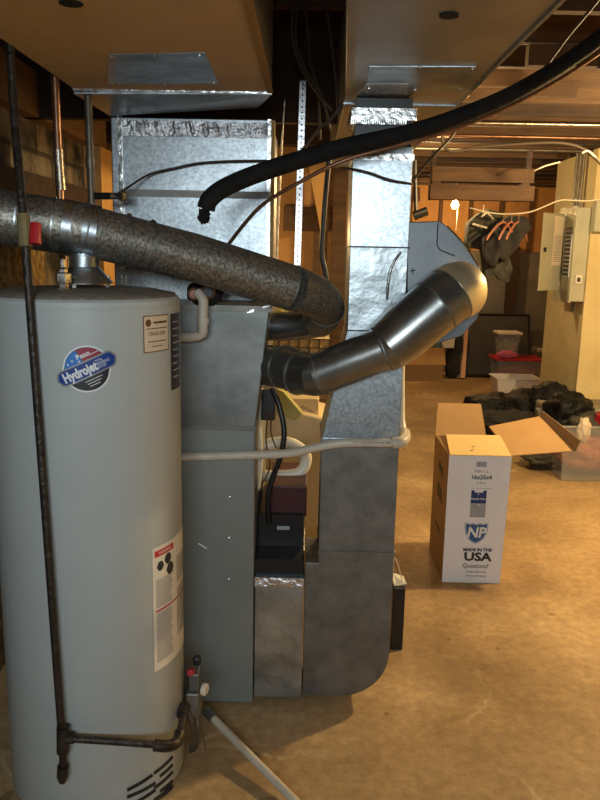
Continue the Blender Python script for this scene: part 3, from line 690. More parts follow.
# cables
def cable(nm, lab, pts, r, m='wire', cat='cable', sub=6, group=None):
    bm = BM(); tube(bm, pts, r, 8, sub); o = obj(nm, bm, m, smooth=True); tag(o, lab, cat, group); return o
cable('thermostat_cable', 'thin dark cable sagging across the plenum face', at_bez((118, 194, 2.54), (130, 186, 2.6), (150, 174, 2.66), (175, 168, 2.67), (200, 163, 2.67), (235, 161, 2.67), (272, 161, 2.66), (300, 165, 2.6)), .004)
cable('thermostat_cable', 'short dark cable crossing the top of the return duct', at_bez((340, 168, 2.5), (352, 169, 2.44), (370, 173, 2.43), (390, 180, 2.43), (412, 184, 2.45)), .004)
# black insulated hose
t = thing('insulated_refrigerant_hose', 'thick black foam-insulated hose sweeping from plenum up to right ceiling', 'hose', at(205, 205, y=2.2))
hose = at_bez((206, 209, 2.2), (210, 199, 2.2), (226, 187, 2.22), (262, 172, 2.25), (330, 151, 2.28), (400, 135, 2.3), (455, 118, 2.33), (510, 95, 2.38), (560, 66, 2.43), (610, 30, 2.46), (650, -5, 2.5))
bm = BM(); tube(bm, hose, lambda u: .026 if u < .5 else .024, 18, 6); shade_tube(obj('foam_sleeve', bm, 'rubber', t))
bm = BM(); lump(bm, at(204, 216, y=2.2), (.016, .016, .022), .5, 2.5, 3); obj('torn_foam_end', bm, 'rubber', t)
cable('copper_line', 'thin brown copper line following under the black hose', at_bez((228, 245, 2.4), (246, 222, 2.35), (265, 203, 2.32), (300, 182, 2.28), (345, 160, 2.25), (400, 145, 2.26), (455, 129, 2.29), (510, 106, 2.34), (560, 79, 2.39), (612, 44, 2.43), (650, 12, 2.46)), .006, 'copper', 'pipe')
# cables dropping in gap between trunks
gr = 'cables hanging between the trunk ducts'
for k, pts in enumerate([((294, -5, 2.7), (292, 35, 2.7), (300, 65, 2.72), (315, 90, 2.75), (332, 110, 2.8)), ((298, -5, 2.75), (296, 40, 2.75), (306, 70, 2.77), (322, 95, 2.8), (330, 130, 2.85)), ((304, 5, 2.8), (308, 30, 2.8), (310, 62, 2.82), (318, 90, 2.85), (320, 140, 2.9)), ((325, -5, 2.7), (331, 40, 2.7), (336, 80, 2.72), (338, 110, 2.75)), ((342, 105, 2.6), (330, 120, 2.6), (318, 130, 2.62), (295, 160, 2.65))]):
    cable('hanging_cable', 'dark cable hanging between the two ceiling trunk ducts', at_bez(*pts), .0055, 'wire', group=gr)
# bundle descending
cable('flexible_conduit', 'dark chain-like flexible cable hanging left of the return duct', at_bez((330, 150, 2.95), (326, 190, 2.95), (323, 230, 2.95), (322, 255, 2.95), (326, 275, 2.95), (328, 300, 2.95)), .010, 'wire_b' if 0 else 'steel_dark', 'conduit')
cable('steel_wire', 'thin wire hanging beside the right edge of the plenum', at_bez((285, 95, 2.85), (281, 160, 2.85), (278, 230, 2.85), (276, 305, 2.85)), .0035, 'solder', 'wire')
# perforated strap
t = thing('perforated_hanger_strap', 'white perforated metal strap hanging vertically between the ducts', 'strap', at(298, 300, y=3.0))
a = at(303, 80, y=3.0); b = at(296, 308, y=3.0); w = .012
bm = BM(); slab(bm, [a+Vector((-w, 0, 0)), a+Vector((w, 0, 0)), b+Vector((w, 0, 0)), b+Vector((-w, 0, 0))], (0, .003, 0)); obj('strap_body', bm, 'slat', t)
bm = BM()
for k in range(40):
    p = a.lerp(b, (k+.5)/40); lathe(bm, p+Vector((0, .0005, 0)), [(.0035, 0), (.0035, .0016)], 8, axis=(0, -1, 0))
obj('strap_hole', bm, 'dark', t)

# condensate pipes and drain pump thing
t = thing('condensate_drain_pipe', 'long dirty white pvc pipe running level across furnace and return duct', 'pipe', at(300, 452, y=2.4))
pts = at_bez((176, 457, 2.42), (255, 455, 2.42), (290, 453, 2.41), (318, 447, 2.4), (345, 443, 2.4), (396, 443, 2.41))
bm = BM(); tube(bm, pts, .0145, 14, 5); shade_tube(obj('pipe_run', bm, 'pvc', t))
e = at_bez((392, 443, 2.41), (401, 442, 2.42), (405, 438, 2.47), (405, 433, 2.53))
bm = BM(); tube(bm, e, .019, 14, 5); shade_tube(obj('pipe_elbow', bm, 'pvc', t))
bm = BM(); tube(bm, at_bez((404, 434, 2.56), (401, 418, 2.62), (401, 340, 2.75)), .0145, 12, 2); shade_tube(obj('pipe_riser', bm, 'pvc_w', t))
bm = BM(); f_ = lambda u, v: tuple(at(372, 442.5, y=2.3835)+Vector((u, 0, v-.001)))
text_bm(bm, 'PVC-1120 SCH 40 NSF-PW', .0105, f_, sx=1.05); obj('pipe_printing', bm, 'ink_brown', t)
t = thing('condensate_trap', 'grey pvc trap elbow hanging from a black round fitting on coil case', 'pipe fitting', at(205, 330, y=2.4))
bm = BM(); lump(bm, at(205, 293, y=2.42), (.058, .028, .042), .12, 3, 2); obj('insulation_putty', bm, 'rubber', t)
for a, b, r in ((194, 294, .017), (208, 292, .02)):
    bm = BM(); p = at(a, b, y=2.385); pts = [p+Vector((r*math.cos(k*math.pi/8), 0, r*math.sin(k*math.pi/8))) for k in range(17)]; tube(bm, pts, .0035, 8, 1, cap=False); obj('port_ring', bm, 'copper', t)
    bm = BM(); lathe(bm, p, [(r-.003, -.005), (r-.004, .001)], 18, axis=(0, -1, 0)); obj('port_cap', bm, 'hanger' if a == 194 else 'blackp', t)
bm = BM(); tube(bm, at_bez((197, 292, 2.36), (203, 300, 2.35), (203, 312, 2.35), (203, 325, 2.35), (202, 334, 2.36), (192, 337, 2.37), (180, 337, 2.38)), .0155, 14, 5); obj('trap_pipe', bm, 'pvc', t, smooth=True)
bm = BM(); tube(bm, at_bez((203.5, 318, 2.35), (203.3, 324, 2.35)), .018, 14, 1); obj('trap_coupling', bm, 'pvc', t)

# drain pipe lying on the floor
t = thing('floor_drain_pipe', 'pale grey pipe slanting down over the floor from the gas valve to the photo bottom', 'pipe')
bm = BM(); a = at(206, 711, y=2.28); b = at(250, 757, y=2.03); c = at(300, 806, z=.02); tube(bm, [a, c], .013, 14, 1); o = obj('pipe_run', bm, 'pvc', t); shade_tube(o)
bm = BM(); tube(bm, [a, a.lerp(c, .1)], .016, 14, 1); obj('pipe_cap', bm, 'coil', t)

# flexible conduit to furnace
t = thing('flexible_whip', 'black ribbed conduit curling down into the furnace control box', 'conduit', at(265, 520, y=2.55))
pts = at_bez((272, 388, 2.60), (279, 405, 2.58), (284, 430, 2.56), (281, 455, 2.55), (272, 480, 2.55), (268, 500, 2.55), (269, 524, 2.56))
bm = BM(); tube(bm, pts, .0095, 12, 8); shade_tube(obj('conduit_body', bm, 'steel_dark', t))
P_ = smooth_path(pts, 8)
for k in range(1, len(P_)-1, 1):
    bm = BM() if k == 1 else bm
    d = (P_[k+1]-P_[k-1]); ring_on(bm, P_[k], d, .0105, .004, .0005, 12)
obj('conduit_ribs', bm, 'blackp', t)
t = thing('junction_block', 'small black junction block with copper wires behind the conduit', 'electrical box', at(270, 395, y=2.66))
p = at(262, 418, y=2.66); q = at(276, 388, y=2.66)
bm = BM(); box(bm, (p.x, 2.62, p.z), (q.x, 2.72, q.z)); obj('block_body', bm, 'blackp', t, bevel=.004)
bm = BM(); tube(bm, at_bez((268, 410, 2.60), (266, 440, 2.60), (270, 465, 2.60), (262, 485, 2.60)), .003, 6); tube(bm, at_bez((272, 412, 2.6), (271, 432, 2.60), (276, 448, 2.60)), .003, 6); obj('copper_wire', bm, 'copper', t)
cable('gas_flex_tube', 'pale yellow corrugated tube beside the furnace cabinet edge', at_bez((260, 388, 2.64), (258, 420, 2.64), (260, 455, 2.64), (257, 490, 2.64)), .012, 'pvc_w', 'pipe')
t = thing('pvc_return_bend', 'bulky cream pvc bend behind the condensate pipe', 'pipe fitting', at(285, 460, y=2.75))
bm = BM(); tube(bm, at_bez((262, 446, 2.75), (285, 442, 2.76), (302, 450, 2.77), (306, 462, 2.77), (296, 474, 2.76), (262, 476, 2.75)), .022, 16, 5); obj('bend_body', bm, 'pvc_w', t, smooth=True)
bm = BM(); tube(bm, at_bez((266, 446, 2.75), (276, 443.5, 2.756)), .027, 16, 1); obj('bend_coupling', bm, 'pvc_w', t)
# maroon case on control box
a = at(268, 516, y=2.60); b = at(307, 487, y=2.60)
t = thing('maroon_case', 'dark maroon case standing on the black control box in the gap', 'box', (a.x, 2.7, a.z))
bm = BM(); box(bm, (a.x, 2.6, a.z), (b.x, 2.92, b.z)); obj('case_body', bm, 'maroon', t, bevel=.004)
bm = BM(); box(bm, (a.x+.06, 2.597, b.z-.02), (b.x-.01, 2.6, b.z-.016)); obj('case_lip', bm, 'maroon', t)
# stack of cream things far in gap
sy = 3.55
t = thing('cream_storage_box', 'cream painted box with slanted lid seen in the gap beside return duct', 'box', at(300, 480, y=sy))
a = at(255, 600, y=sy); b = at(330, 425, y=sy)
bm = BM(); prism(bm, [(a.x-.1, sy, 0), (b.x+.1, sy, 0), (b.x+.1, sy, at(330, 425, y=sy).z), (at(270, 405, y=sy).x, sy, at(270, 405, y=sy).z), (a.x-.1, sy, at(255, 405, y=sy).z)], (0, .4, 0)); obj('box_body', bm, 'cream_cloth', t, bevel=.01)
t = thing('folded_paper_sack', 'folded pale sack with printed marks on top of the cream box', 'sack', at(310, 400, y=3.7))
bm = BM(); prism(bm, [at(a, b, y=3.6) for a, b in ((280, 398), (319, 399), (319, 427), (298, 420), (270, 412))], (0, .2, 0)); obj('sack_body', bm, 'cream_cloth', t, bevel=.006)
bm = BM(); p = at(301, 408, y=3.598)
for k in range(5): tube(bm, [p+Vector((.012*k, 0, -.004*k)), p+Vector((.012*k+.014, 0, .012-.008*k))], .002, 5, 1)
obj('printed_marks', bm, 'ink_brown', t)
bm = BM(); prism(bm, [at(a, b, y=3.5) for a, b in ((276, 388), (284, 392), (303, 414), (296, 421), (282, 414), (274, 411))], (0, .06, 0)); tag(obj('green_bag', bm, 'green_cloth', bevel=.006), 'small yellow-green folded bag leaning on the pale sack', 'bag')
# jars and shelf bits seen under flue elbow
t = thing('wire_shelf', 'narrow wooden shelf on the orange wall behind the flue elbow', 'shelf', at(290, 316, y=4.5))
a = at(272, 318, y=4.45); b = at(335, 318, y=4.45); bm = BM(); box(bm, (a.x, 4.35, a.z-.02), (b.x, 4.6, a.z)); obj('shelf_board', bm, 'wood', t)
sz = a.z
for a, w, hgt, m, lab in ((282, 14, 16, 'green_cloth', 'green tin on the wooden shelf behind flue elbow, leftmost'), (300, 12, 14, 'decal_white', 'white tin on the shelf behind flue elbow, middle'), (316, 12, 17, 'decal_sky', 'blue-grey tin on the shelf behind flue elbow, rightmost')):
    p = at(a, 318, y=4.45); bm = BM(); lathe(bm, (p.x, 4.45, sz), [(.04, 0), (.042, .004), (.042, hgt*.006-.01), (.044, hgt*.006-.008), (.044, hgt*.006), (.02, hgt*.006+.004)], 20); tag(obj('storage_tin', bm, m), lab, 'tin', 'tins on the shelf')
# stacked papers lower, under flue: at (250-330,385..400)
a = at(248, 396, y=4.2); b = at(330, 340, y=4.2)
t = thing('lattice_crate', 'pale lattice-fronted crate behind the lower flue stub', 'crate', ((a.x+b.x)/2, 4.35, 0))
bm = BM(); box(bm, (a.x, 4.25, 0), (b.x, 4.5, b.z)); obj('crate_body', bm, 'cream_cloth', t)
bm = BM()
for k in range(9):
    x = a.x+(b.x-a.x)*k/8; box(bm, (x-.004, 4.24, .5), (x+.004, 4.25, b.z))
for k in range(9): box(bm, (a.x, 4.238, b.z-.05*k-.006), (b.x, 4.25, b.z-.05*k))
obj('crate_slats', bm, 'wood', t)

# black filter box with paper beside return elbow
t = thing('black_filter_frame', 'narrow black box standing behind the return elbow heel', 'box', (.33, 2.8, 0))
a = at(398, 650, z=.0); z2 = at(396, 588, y=a.y).z; x2 = at(404, 620, y=a.y).x
bm = BM(); box(bm, (x2-.05, a.y, 0), (x2, a.y+.12, z2)); obj('frame_body', bm, 'blackp', t, bevel=.004)
t = thing('crumpled_receipt', 'scrap of pale paper with string on top of the black box', 'paper', (x2-.02, a.y+.03, z2))
bm = BM(); p = Vector((x2-.045, a.y+.01, z2+.002)); slab(bm, [p, p+Vector((.05, 0, .01)), p+Vector((.045, .06, .015)), p+Vector((-.005, .06, .03))], (0, 0, .004)); obj('paper_sheet', bm, 'paper', t)
bm = BM(); tube(bm, [p+Vector((.035, .02, .012)), at(398, 565, y=a.y+.02), at(394, 558, y=a.y+.02), p+Vector((-.005, .02, .02))], .0022, 6, 3); obj('string_loop', bm, 'cream_label', t)
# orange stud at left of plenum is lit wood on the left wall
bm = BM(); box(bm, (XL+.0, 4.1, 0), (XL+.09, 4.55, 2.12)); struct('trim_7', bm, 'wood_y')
bm = BM(); box(bm, (XL, 2.2, 0), (XL+.05, 3.3, 1.76)); struct('trim_8', bm, mat('old spray foam', (.10, .055, .015), .9, 0, (.36, .23, .07), 26, 1.0, 30, contrast=(.4, .7)))

# ================================================================ FILTER BOX (white, NP)
BX0, BX1 = at(443, 582, z=0).x, at(500, 584, z=0).x
BYF = at(443, 582, z=0).y; BYB = BYF+.41
BH = at(475, 456, y=BYF).z
BX0 -= .005
t = thing('filter_carton', 'tall white-fronted cardboard carton with open flaps standing on the floor', 'cardboard box', ((BX0+BX1)/2, (BYF+BYB)/2, 0))
th = .004; flare = .012
bm = BM(); slab(bm, [(BX0, BYF, 0), (BX1, BYF, 0), (BX1+flare, BYF, BH), (BX0-flare*.2, BYF, BH)], (0, th, 0)); front = obj('front_panel', bm, 'white_box', t, label='white printed front')
bm = BM(); slab(bm, [(BX0, BYF+th, 0), (BX0, BYB, 0), (BX0-flare*.2, BYB, BH), (BX0-flare*.2, BYF+th, BH)], (th, 0, 0)); obj('left_panel', bm, 'card_dark', t)  # unlit side, its shade painted by the darker cardboard
bm = BM(); slab(bm, [(BX1, BYF+th, 0), (BX1, BYB, 0), (BX1+flare, BYB, BH), (BX1+flare, BYF+th, BH)], (-th, 0, 0)); obj('right_panel', bm, 'card', t)
bm = BM(); slab(bm, [(BX0, BYB, 0), (BX1, BYB, 0), (BX1+flare, BYB, BH), (BX0-flare*.2, BYB, BH)], (0, -th, 0)); obj('back_panel', bm, 'card', t)
bm = BM(); box(bm, (BX0+th, BYF+th, .002), (BX1-th, BYB-th, .006)); obj('bottom_panel', bm, 'card', t)
bm = BM(); slab(bm, [(BX0+.002, BYF+.001, BH), (BX1+flare-.002, BYF+.001, BH), at(500, 436, y=BYF+.17), at(446, 435, y=BYF+.17)], (0, 0, .004)); fl = obj('front_flap', bm, 'card_in', t, label='pale yellow front flap folded back')
bm = BM(); p0 = at(470, 452, y=BYF+.03)
for k in range(4):
    p = at(470+k*1.6, 452-k*3.6, y=BYF+.03+.035*k)+Vector((0, 0, .008)); tube(bm, [p, p+Vector((.012, .004, .001)), p+Vector((.02, .012, .004))], .0016, 5, 2)
obj('flap_printing', bm, 'ink_brown', fl)
bm = BM(); slab(bm, [(BX0-flare*.2, BYB, BH), (BX1+flare-.03, BYB, BH), at(481, 404, y=BYB+.09), at(438, 403, y=BYB+.09)], (0, .004, 0)); obj('back_flap', bm, 'card', t, label='upright back flap')
FN = at(575, 451.5, y=BYF+.02)
FF = at(539, 417, y=BYB+.02)
bm = BM(); slab(bm, [(BX1+flare, BYF+.01, BH), at(489, 427, y=BYB-.01), FF, FN], (0, 0, .004)); rf = obj('right_flap', bm, 'card', t, label='wide right flap')
bm = BM(); slab(bm, [FF, FN, FN+Vector((.02, 0, .055)), FF+Vector((.02, 0, .03))], (.003, 0, 0)); obj('tuck_flap', bm, 'card_dark', rf)
bm = BM(); slab(bm, [(BX0-flare*.2, BYF+.01, BH), (BX0-flare*.2, BYF+.12, BH), at(436, 432, y=BYF+.13), at(438, 436, y=BYF+.02)], (0, 0, .003)); obj('left_flap', bm, 'card_in', t)
# printing
cxm = (BX0+BX1)/2+.004
def ff(px_, py_, off=.0012):
    p = at(px_, py_, y=BYF-off)
    return lambda u, v: (p.x+u, p.y, p.z+v)
mpx = BYF/FPX   # metres per photograph pixel on the front
bm = BM()
for k in range(13):
    w = (.0013 if k % 3 else .0026); u = -.022+k*.0036; f = ff(481.5, 464.5); rect_bm(bm, u, -.012, u+w, .014, f)
text_bm(bm, '16x25x4', .029, ff(481.5, 477.5), bold=.0007); obj('printed_lettering', bm, 'ink', front); bm = BM()
text_bm(bm, 'USA', .060, ff(477.5, 557.2, .0016), bold=.0024, sx=1.22); obj('printed_lettering', bm, 'ink', front); bm = BM()
text_bm(bm, 'MADE IN THE', .021, ff(477.5, 550, .0016), bold=.0011, sx=1.1)
obj('printed_lettering', bm, 'ink', front)
bm = BM(); text_bm(bm, 'MERV 12', .018, ff(481.5, 471.5)); text_bm(bm, '3 Pack', .018, ff(481.5, 483)); rect_bm(bm, -.05, 0, .05, .0015, ff(481.5, 488.5))
text_bm(bm, 'Questions?', .032, ff(475.5, 566), bold=.0006, sx=.9); 
for k in range(9): rect_bm(bm, -.048+k*.011, -.003, -.048+k*.011+(.008 if k % 3 else .005), .003, ff(476, 572)); rect_bm(bm, -.048+k*.011, -.003, -.048+k*.011+(.005 if k % 2 else .008), .003, ff(476, 576))
obj('grey_printing', bm, 'ink_gray', front)
f = ff(478.5, 500)
bm = BM(); w = 8*mpx; shape_bm(bm, [(-w, 10.5*mpx), (-w*.62, 10.5*mpx), (-w*.5, 8*mpx), (w*.5, 8*mpx), (w*.62, 10.5*mpx), (w, 10.5*mpx), (w, -4*mpx), (-w, -4*mpx)], f); obj('navy_block', bm, 'ink_navy', front)
bm = BM(); rect_bm(bm, -w, -19*mpx, w, -4.5*mpx, f); obj('silver_block', bm, 'ink_silver', front)
bm = BM(); text_bm(bm, 'Nordic Pure', .014, ff(478.5, 499, .0018), bold=.0003); strip_fill(bm, circle(.0045, 0, 0, 8), ff(478.5, 505, .0018), 4); shape_bm(bm, [(-.004, -.003), (.004, -.003), (0, .004)], ff(478.5, 494, .0018)); obj('block_lettering', bm, 'decal_white', front)
def shield(s): 
    half = [(0, 10.0), (4, 11.2), (8, 10.2), (12.3, 12), (12.6, 6), (11.3, -1), (8.5, -6.5), (4.2, -10.5), (0, -12.5)]
    pts = half+[(-x, y) for x, y in half[-2:0:-1]]; return [(x*s, y*s) for x, y in pts]
f = ff(476, 533)
bm = BM(); shape_bm(bm, shield(mpx*1.0), f); sh = obj('shield_emblem', bm, 'ink_pale', front, label='blue shield emblem')
bm = BM(); shape_bm(bm, shield(mpx*.86), ff(476, 533, .0016)); obj('shield_field', bm, 'ink_blue', sh)
bm = BM(); text_bm(bm, 'NP', .075, ff(476, 533, .002), bold=.0022, sx=.95, shear=.15); obj('shield_lettering', bm, 'decal_white', sh)
# dark print blobs on the left side
bm = BM()
for v, hh in ((.5, .06), (.36, .09), (.2, .03)): slab(bm, [(BX0-.003, BYF+.12, v), (BX0-.003, BYF+.26, v+.02), (BX0-.003, BYF+.25, v+hh), (BX0-.003, BYF+.14, v+hh*.8)], (.001, 0, 0))
obj('side_printing', bm, 'ink', t)

# ================================================================ FAR RIGHT AREA
# hanging rack of two planks
ry = 4.9
t = thing('plank_rack', 'rack of two red-brown planks hung under the joists above the bulb', 'rack', at(484, 190, y=ry))
def plank(x0, y0, x1, y1, yy, d, nm='plank', m='wood'):
    a = at(x0, y1, y=yy); b = at(x1, y0, y=yy); bm = BM(); box(bm, (a.x, yy, a.z), (b.x, yy+d, b.z)); return obj(nm, bm, m, t)
plank(432, 169, 535, 181, ry, .09); plank(430, 186, 535, 199, ry, .09)
plank(432, 180, 441, 187, ry+.01, .07, 'spacer_block'); plank(522, 180, 530, 187, ry+.01, .07, 'spacer_block')
plank(432, 150, 437, 170, ry+.02, .05, 'hanger_post', 'wood_dark'); plank(528, 150, 533, 170, ry+.02, .05, 'hanger_post', 'wood_dark')
# bridging blocks up in joists
for k, (a, b, c, d, yy) in enumerate(((528, 45, 600, 65, 3.3), (530, 83, 578, 96, 4.0), (450, 85, 470, 96, 4.0))):
    p = at(a, d, y=yy); q = at(c, b, y=yy); bm = BM(); box(bm, (p.x, yy, p.z), (q.x, yy+.05, q.z))
    struct('trim_%d' % (9+k), bm, 'wood_b')
# horizontal conduits under the joists
for k, (y0, yy, r, m) in enumerate(((124, 4.2, .011, 'solder'), (137, 4.6, .012, 'copper'), (150, 5.0, .012, 'graypipe'), (144, 4.7, .006, 'iron'))):
    lab = ('thin silvery conduit crossing below joists, nearest of the overhead lines', 'reddish copper pipe crossing below joists behind the silvery conduit', 'dull grey pipe crossing below the joists, furthest overhead line', 'thin black cable beside the overhead pipes')[k]
    bm = BM(); p = at(500, y0, z=2.445); tube(bm, [(tx1+.01, p.y, 2.46-r), (XR, p.y, 2.46-r)], r, 10, 1); shade_tube(tag(obj('overhead_pipe', bm, m), lab, 'pipe'))
cable('sagging_cable', 'dark cable sagging below the overhead pipes with a white connector end', [Vector((at(440, 150, y=4.4).x, 4.4, 2.46))]+at_bez((445, 148, 4.4), (480, 147, 4.4), (520, 144, 4.4), (560, 143, 4.4), (585, 150, 4.4), (605, 168, 4.4)), .009, 'wire')
cable('white_cable_end', 'short white cable end poking down near the right planks', at_bez((534, 171, 4.7), (545, 166, 4.7), (560, 162, 4.7)), .005, 'cord')
cable('white_cable_end', 'white cable connector hanging near the right edge under the pipes', at_bez((582, 153, 4.38), (588, 151, 4.38), (596, 158, 4.4), (602, 164, 4.4)), .006, 'cord')
cable('dangling_cable', 'loop of dark cable drooping beside the return trunk end', at_bez((412, 182, 2.9), (425, 165, 2.9), (437, 152, 2.9), (447, 142, 2.95), (455, 132, 3.0))+[at(455, 120, z=2.46)][:0], .005, 'wire')
cable('roof_wire', 'thin wire running up to top right corner beside black hose', at_bez((540, 75, 2.6), (565, 40, 2.6), (590, 10, 2.6), (610, -15, 2.6)), .005, 'wire')
# bulb
by_ = 9.3
t = thing('bare_light_bulb', 'small glowing bare light bulb on a pull cord near the back wall', 'light bulb', at(455, 205, y=by_))
p = at(455, 205, y=by_)
bm = BM(); lathe(bm, p, [(.018, .07), (.02, .05), (.038, .02), (.045, 0), (.038, -.026), (.018, -.042)], 20); obj('glass_bulb', bm, 'bulb', t, smooth=True)
bm = BM(); lathe(bm, p, [(.018, .045), (.02, .05), (.022, .09), (.04, .1), (.04, .11)], 16); tube(bm, [p+Vector((0, 0, .1)), p+Vector((0, .0, 2.46-p.z))], .006, 6, 1); obj('socket', bm, 'pvc_w', t)
bm = BM(); tube(bm, [p+Vector((.03, 0, .05)), p+Vector((.035, 0, -.1)), p+Vector((.03, 0, -.3))], .0025, 5, 1); obj('pull_cord', bm, 'cord', t)
# dark motor-like clutter left of the bulb
t = thing('insulator_cluster', 'dark fitting on a joist hanger beside the lit back wall', 'fitting', at(418, 212, y=4.8))
bm = BM(); a = at(414, 216, y=4.8); tube(bm, [a, at(427, 211, y=4.8)], .028, 14, 1); obj('canister', bm, 'blackp', t)
bm = BM(); 
for k in range(4): tube(bm, [at(409, 190+k*3.5, y=4.85), at(420, 189+k*3.5, y=4.85)], .011, 8, 1)
obj('coil_spring', bm, 'copper', t)
bm = BM(); tube(bm, [at(416, 216, y=4.81), at(415, 160, y=4.81)], .012, 8, 1); obj('hanger_bracket', bm, 'steel_dark', t)
# clothes line, hangers
ly = 5.7
cable('clothes_line', 'thin pale clothesline sagging to the breaker panel', at_bez((470, 208, ly), (492, 213, ly), (508, 214, ly), (530, 212, ly), (548, 205, ly), (562, 200, ly), (585, 201, ly), (610, 198, ly)), .005, 'cord', 'cord', 4)
def hanger(lab, x, y, sgn_len, rotz, m, drop=(22, 26), yy=ly):
    p = at(x, y, y=yy); t = thing('clothes_hanger', lab, 'hanger', p, 'hangers on the clothesline')
    d = Vector((math.cos(rotz), math.sin(rotz), 0)); w = .26; h = .09
    bm = BM(); tube(bm, [p+Vector((0, 0, .012)), p+Vector((0, .0, -.03)), p+Vector((0, 0, -.06))], .003, 6, 2); obj('hook', bm, 'solder', t)
    bm = BM(); tube(bm, [p+d*w+Vector((0, 0, -.06-h-.04)), p+d*w*.6+Vector((0, 0, -.06-h*.6)), p+Vector((0, 0, -.055)), p-d*w*.6+Vector((0, 0, -.06-h*.6)), p-d*w+Vector((0, 0, -.06-h-.04))], .0075, 10, 2); obj('shoulder_bar', bm, m, t, smooth=True)
    return p, d
def garment(nm, lab, outline, yy, dep, m, cat='garment', seed=0, parent=None):
    "outline in photo pixels; filled grid with folds and a real thickness"
    bm = BM(); P3 = [at(a, b, y=yy) for a, b in outline]
    prism(bm, P3, (0, dep, 0))
    bmesh.ops.triangulate(bm, faces=[f for f in bm.faces if len(f.verts) > 4])
    for _ in range(3): bmesh.ops.subdivide_edges(bm, edges=[e for e in bm.edges if e.calc_length() > .05], cuts=1, use_grid_fill=True)
    bmesh.ops.triangulate(bm, faces=bm.faces)
    for v in bm.verts:
        q = v.co; v.co = q+Vector((.5, 1, .2))*(.05*noise.noise(Vector((q.x*11, q.y*2+seed, q.z*3))))+Vector((0, .03*noise.noise(q*14+Vector((seed, 0, 0))), 0))
    o = obj(nm, bm, m, parent, smooth=True)
    if parent is None: tag(o, lab, cat)
    return o
t = thing('hanging_vest', 'dark olive vest on a white hanger, leftmost of the hung clothes', 'garment', at(485, 245, y=5.9))
o = garment('vest_body', '', [(470, 222), (480, 213), (488, 209), (498, 211), (506, 220), (504, 236), (500, 250), (496, 268), (489, 283), (484, 275), (482, 250), (467, 246)], 5.9, .12, 'cloth_dark', seed=1, parent=t)
bm = BM(); tube(bm, at_bez((473, 224, 5.84), (487, 228, 5.84)), .008, 8, 1); tube(bm, at_bez((482, 217, 5.84), (487, 213, 5.84), (493, 219, 5.84)), .007, 8, 4); tube(bm, at_bez((484, 205, 5.86), (483, 213, 5.86)), .004, 6, 1); obj('white_hanger', bm, 'cord', t)
for k, (x, yy, lab) in enumerate(((505, 5.58, 'red-brown hanger on clothesline, leftmost of three'), (513, 5.64, 'red-brown hanger on clothesline, middle of three'), (520, 5.70, 'red-brown hanger on clothesline, rightmost of three'))):
    p, d = hanger(lab, x-1, 214, 0, R(238 if k else 232), 'hanger', yy=yy)
garment('hanging_dark_jacket', 'black jacket drooping from red-brown hangers on the line', [(484, 238), (493, 231), (502, 222), (512, 215), (527, 216), (531, 228), (522, 240), (516, 250), (505, 262), (500, 256), (496, 268), (486, 262), (484, 250)], 5.74, .1, 'cloth_black', seed=4)
garment('hanging_scarf', 'ragged dark cloth hanging lowest beneath the hung vest', [(496, 255), (508, 257), (513, 268), (508, 283), (500, 280), (494, 272)], 6.1, .06, 'cloth_dark', seed=6)
# grey sheets on far wall : screen leaning
t = thing('leaning_screen', 'large dark framed screen leaning on the grey back wall', 'screen', at(498, 370, y=9.2))
sc = [(467, 314), (529, 315), (530, 376), (465, 375)]
a, b, c, d = [at(x, y_, y=yy) for (x, y_), yy in zip(sc, (10.12, 10.12, 9.9, 9.9))]
bm = BM(); slab(bm, [a, b, c, d], (0, .03, 0)); obj('screen_panel', bm, 'gray_board', t)
bm = BM()
for p, q in ((a, b), (b, c), (c, d), (d, a)): tube(bm, [p+Vector((0, -.005, 0)), q+Vector((0, -.005, 0))], .016, 6, 1)
obj('screen_frame', bm, 'blackp', t)
bm = BM(); a = at(511, 246, y=10.15); box(bm, (a.x, 10.15, 0), (at(520, 246, y=10.15).x, 10.28, a.z)); tag(obj('wall_post', bm, 'wood_dark'), 'dark wooden post against the grey back wall behind bins', 'post')
# electrical panel on pier side
ex = PX-.001
def EP(px_, py_, yy): return at(px_, py_, y=yy)
zt0, zb0 = at(583, 207, y=6.3).z, at(583, 302, y=6.3).z
t = thing('breaker_panel', 'grey electrical breaker panel with open door mounted on cream pier', 'breaker panel', (PX-.05, 6.5, zb0))
XB0 = at(575, 250, y=6.3).x
bm = BM(); box(bm, (XB0, 6.32, zb0), (PX-.001, 6.7, zt0)); obj('enclosure', bm, 'steelgray', t, bevel=.005)
bm = BM(); xf = at(563, 250, y=6.3).x; prism(bm, [(XB0+.002, 6.31, zb0-.01), (XB0+.002, 6.31, zt0+.01), (XB0+.002, 6.72, zt0+.01), (XB0+.002, 6.72, zb0-.01)], (-.012, 0, 0)); cov = obj('front_cover', bm, 'steelgray', t)
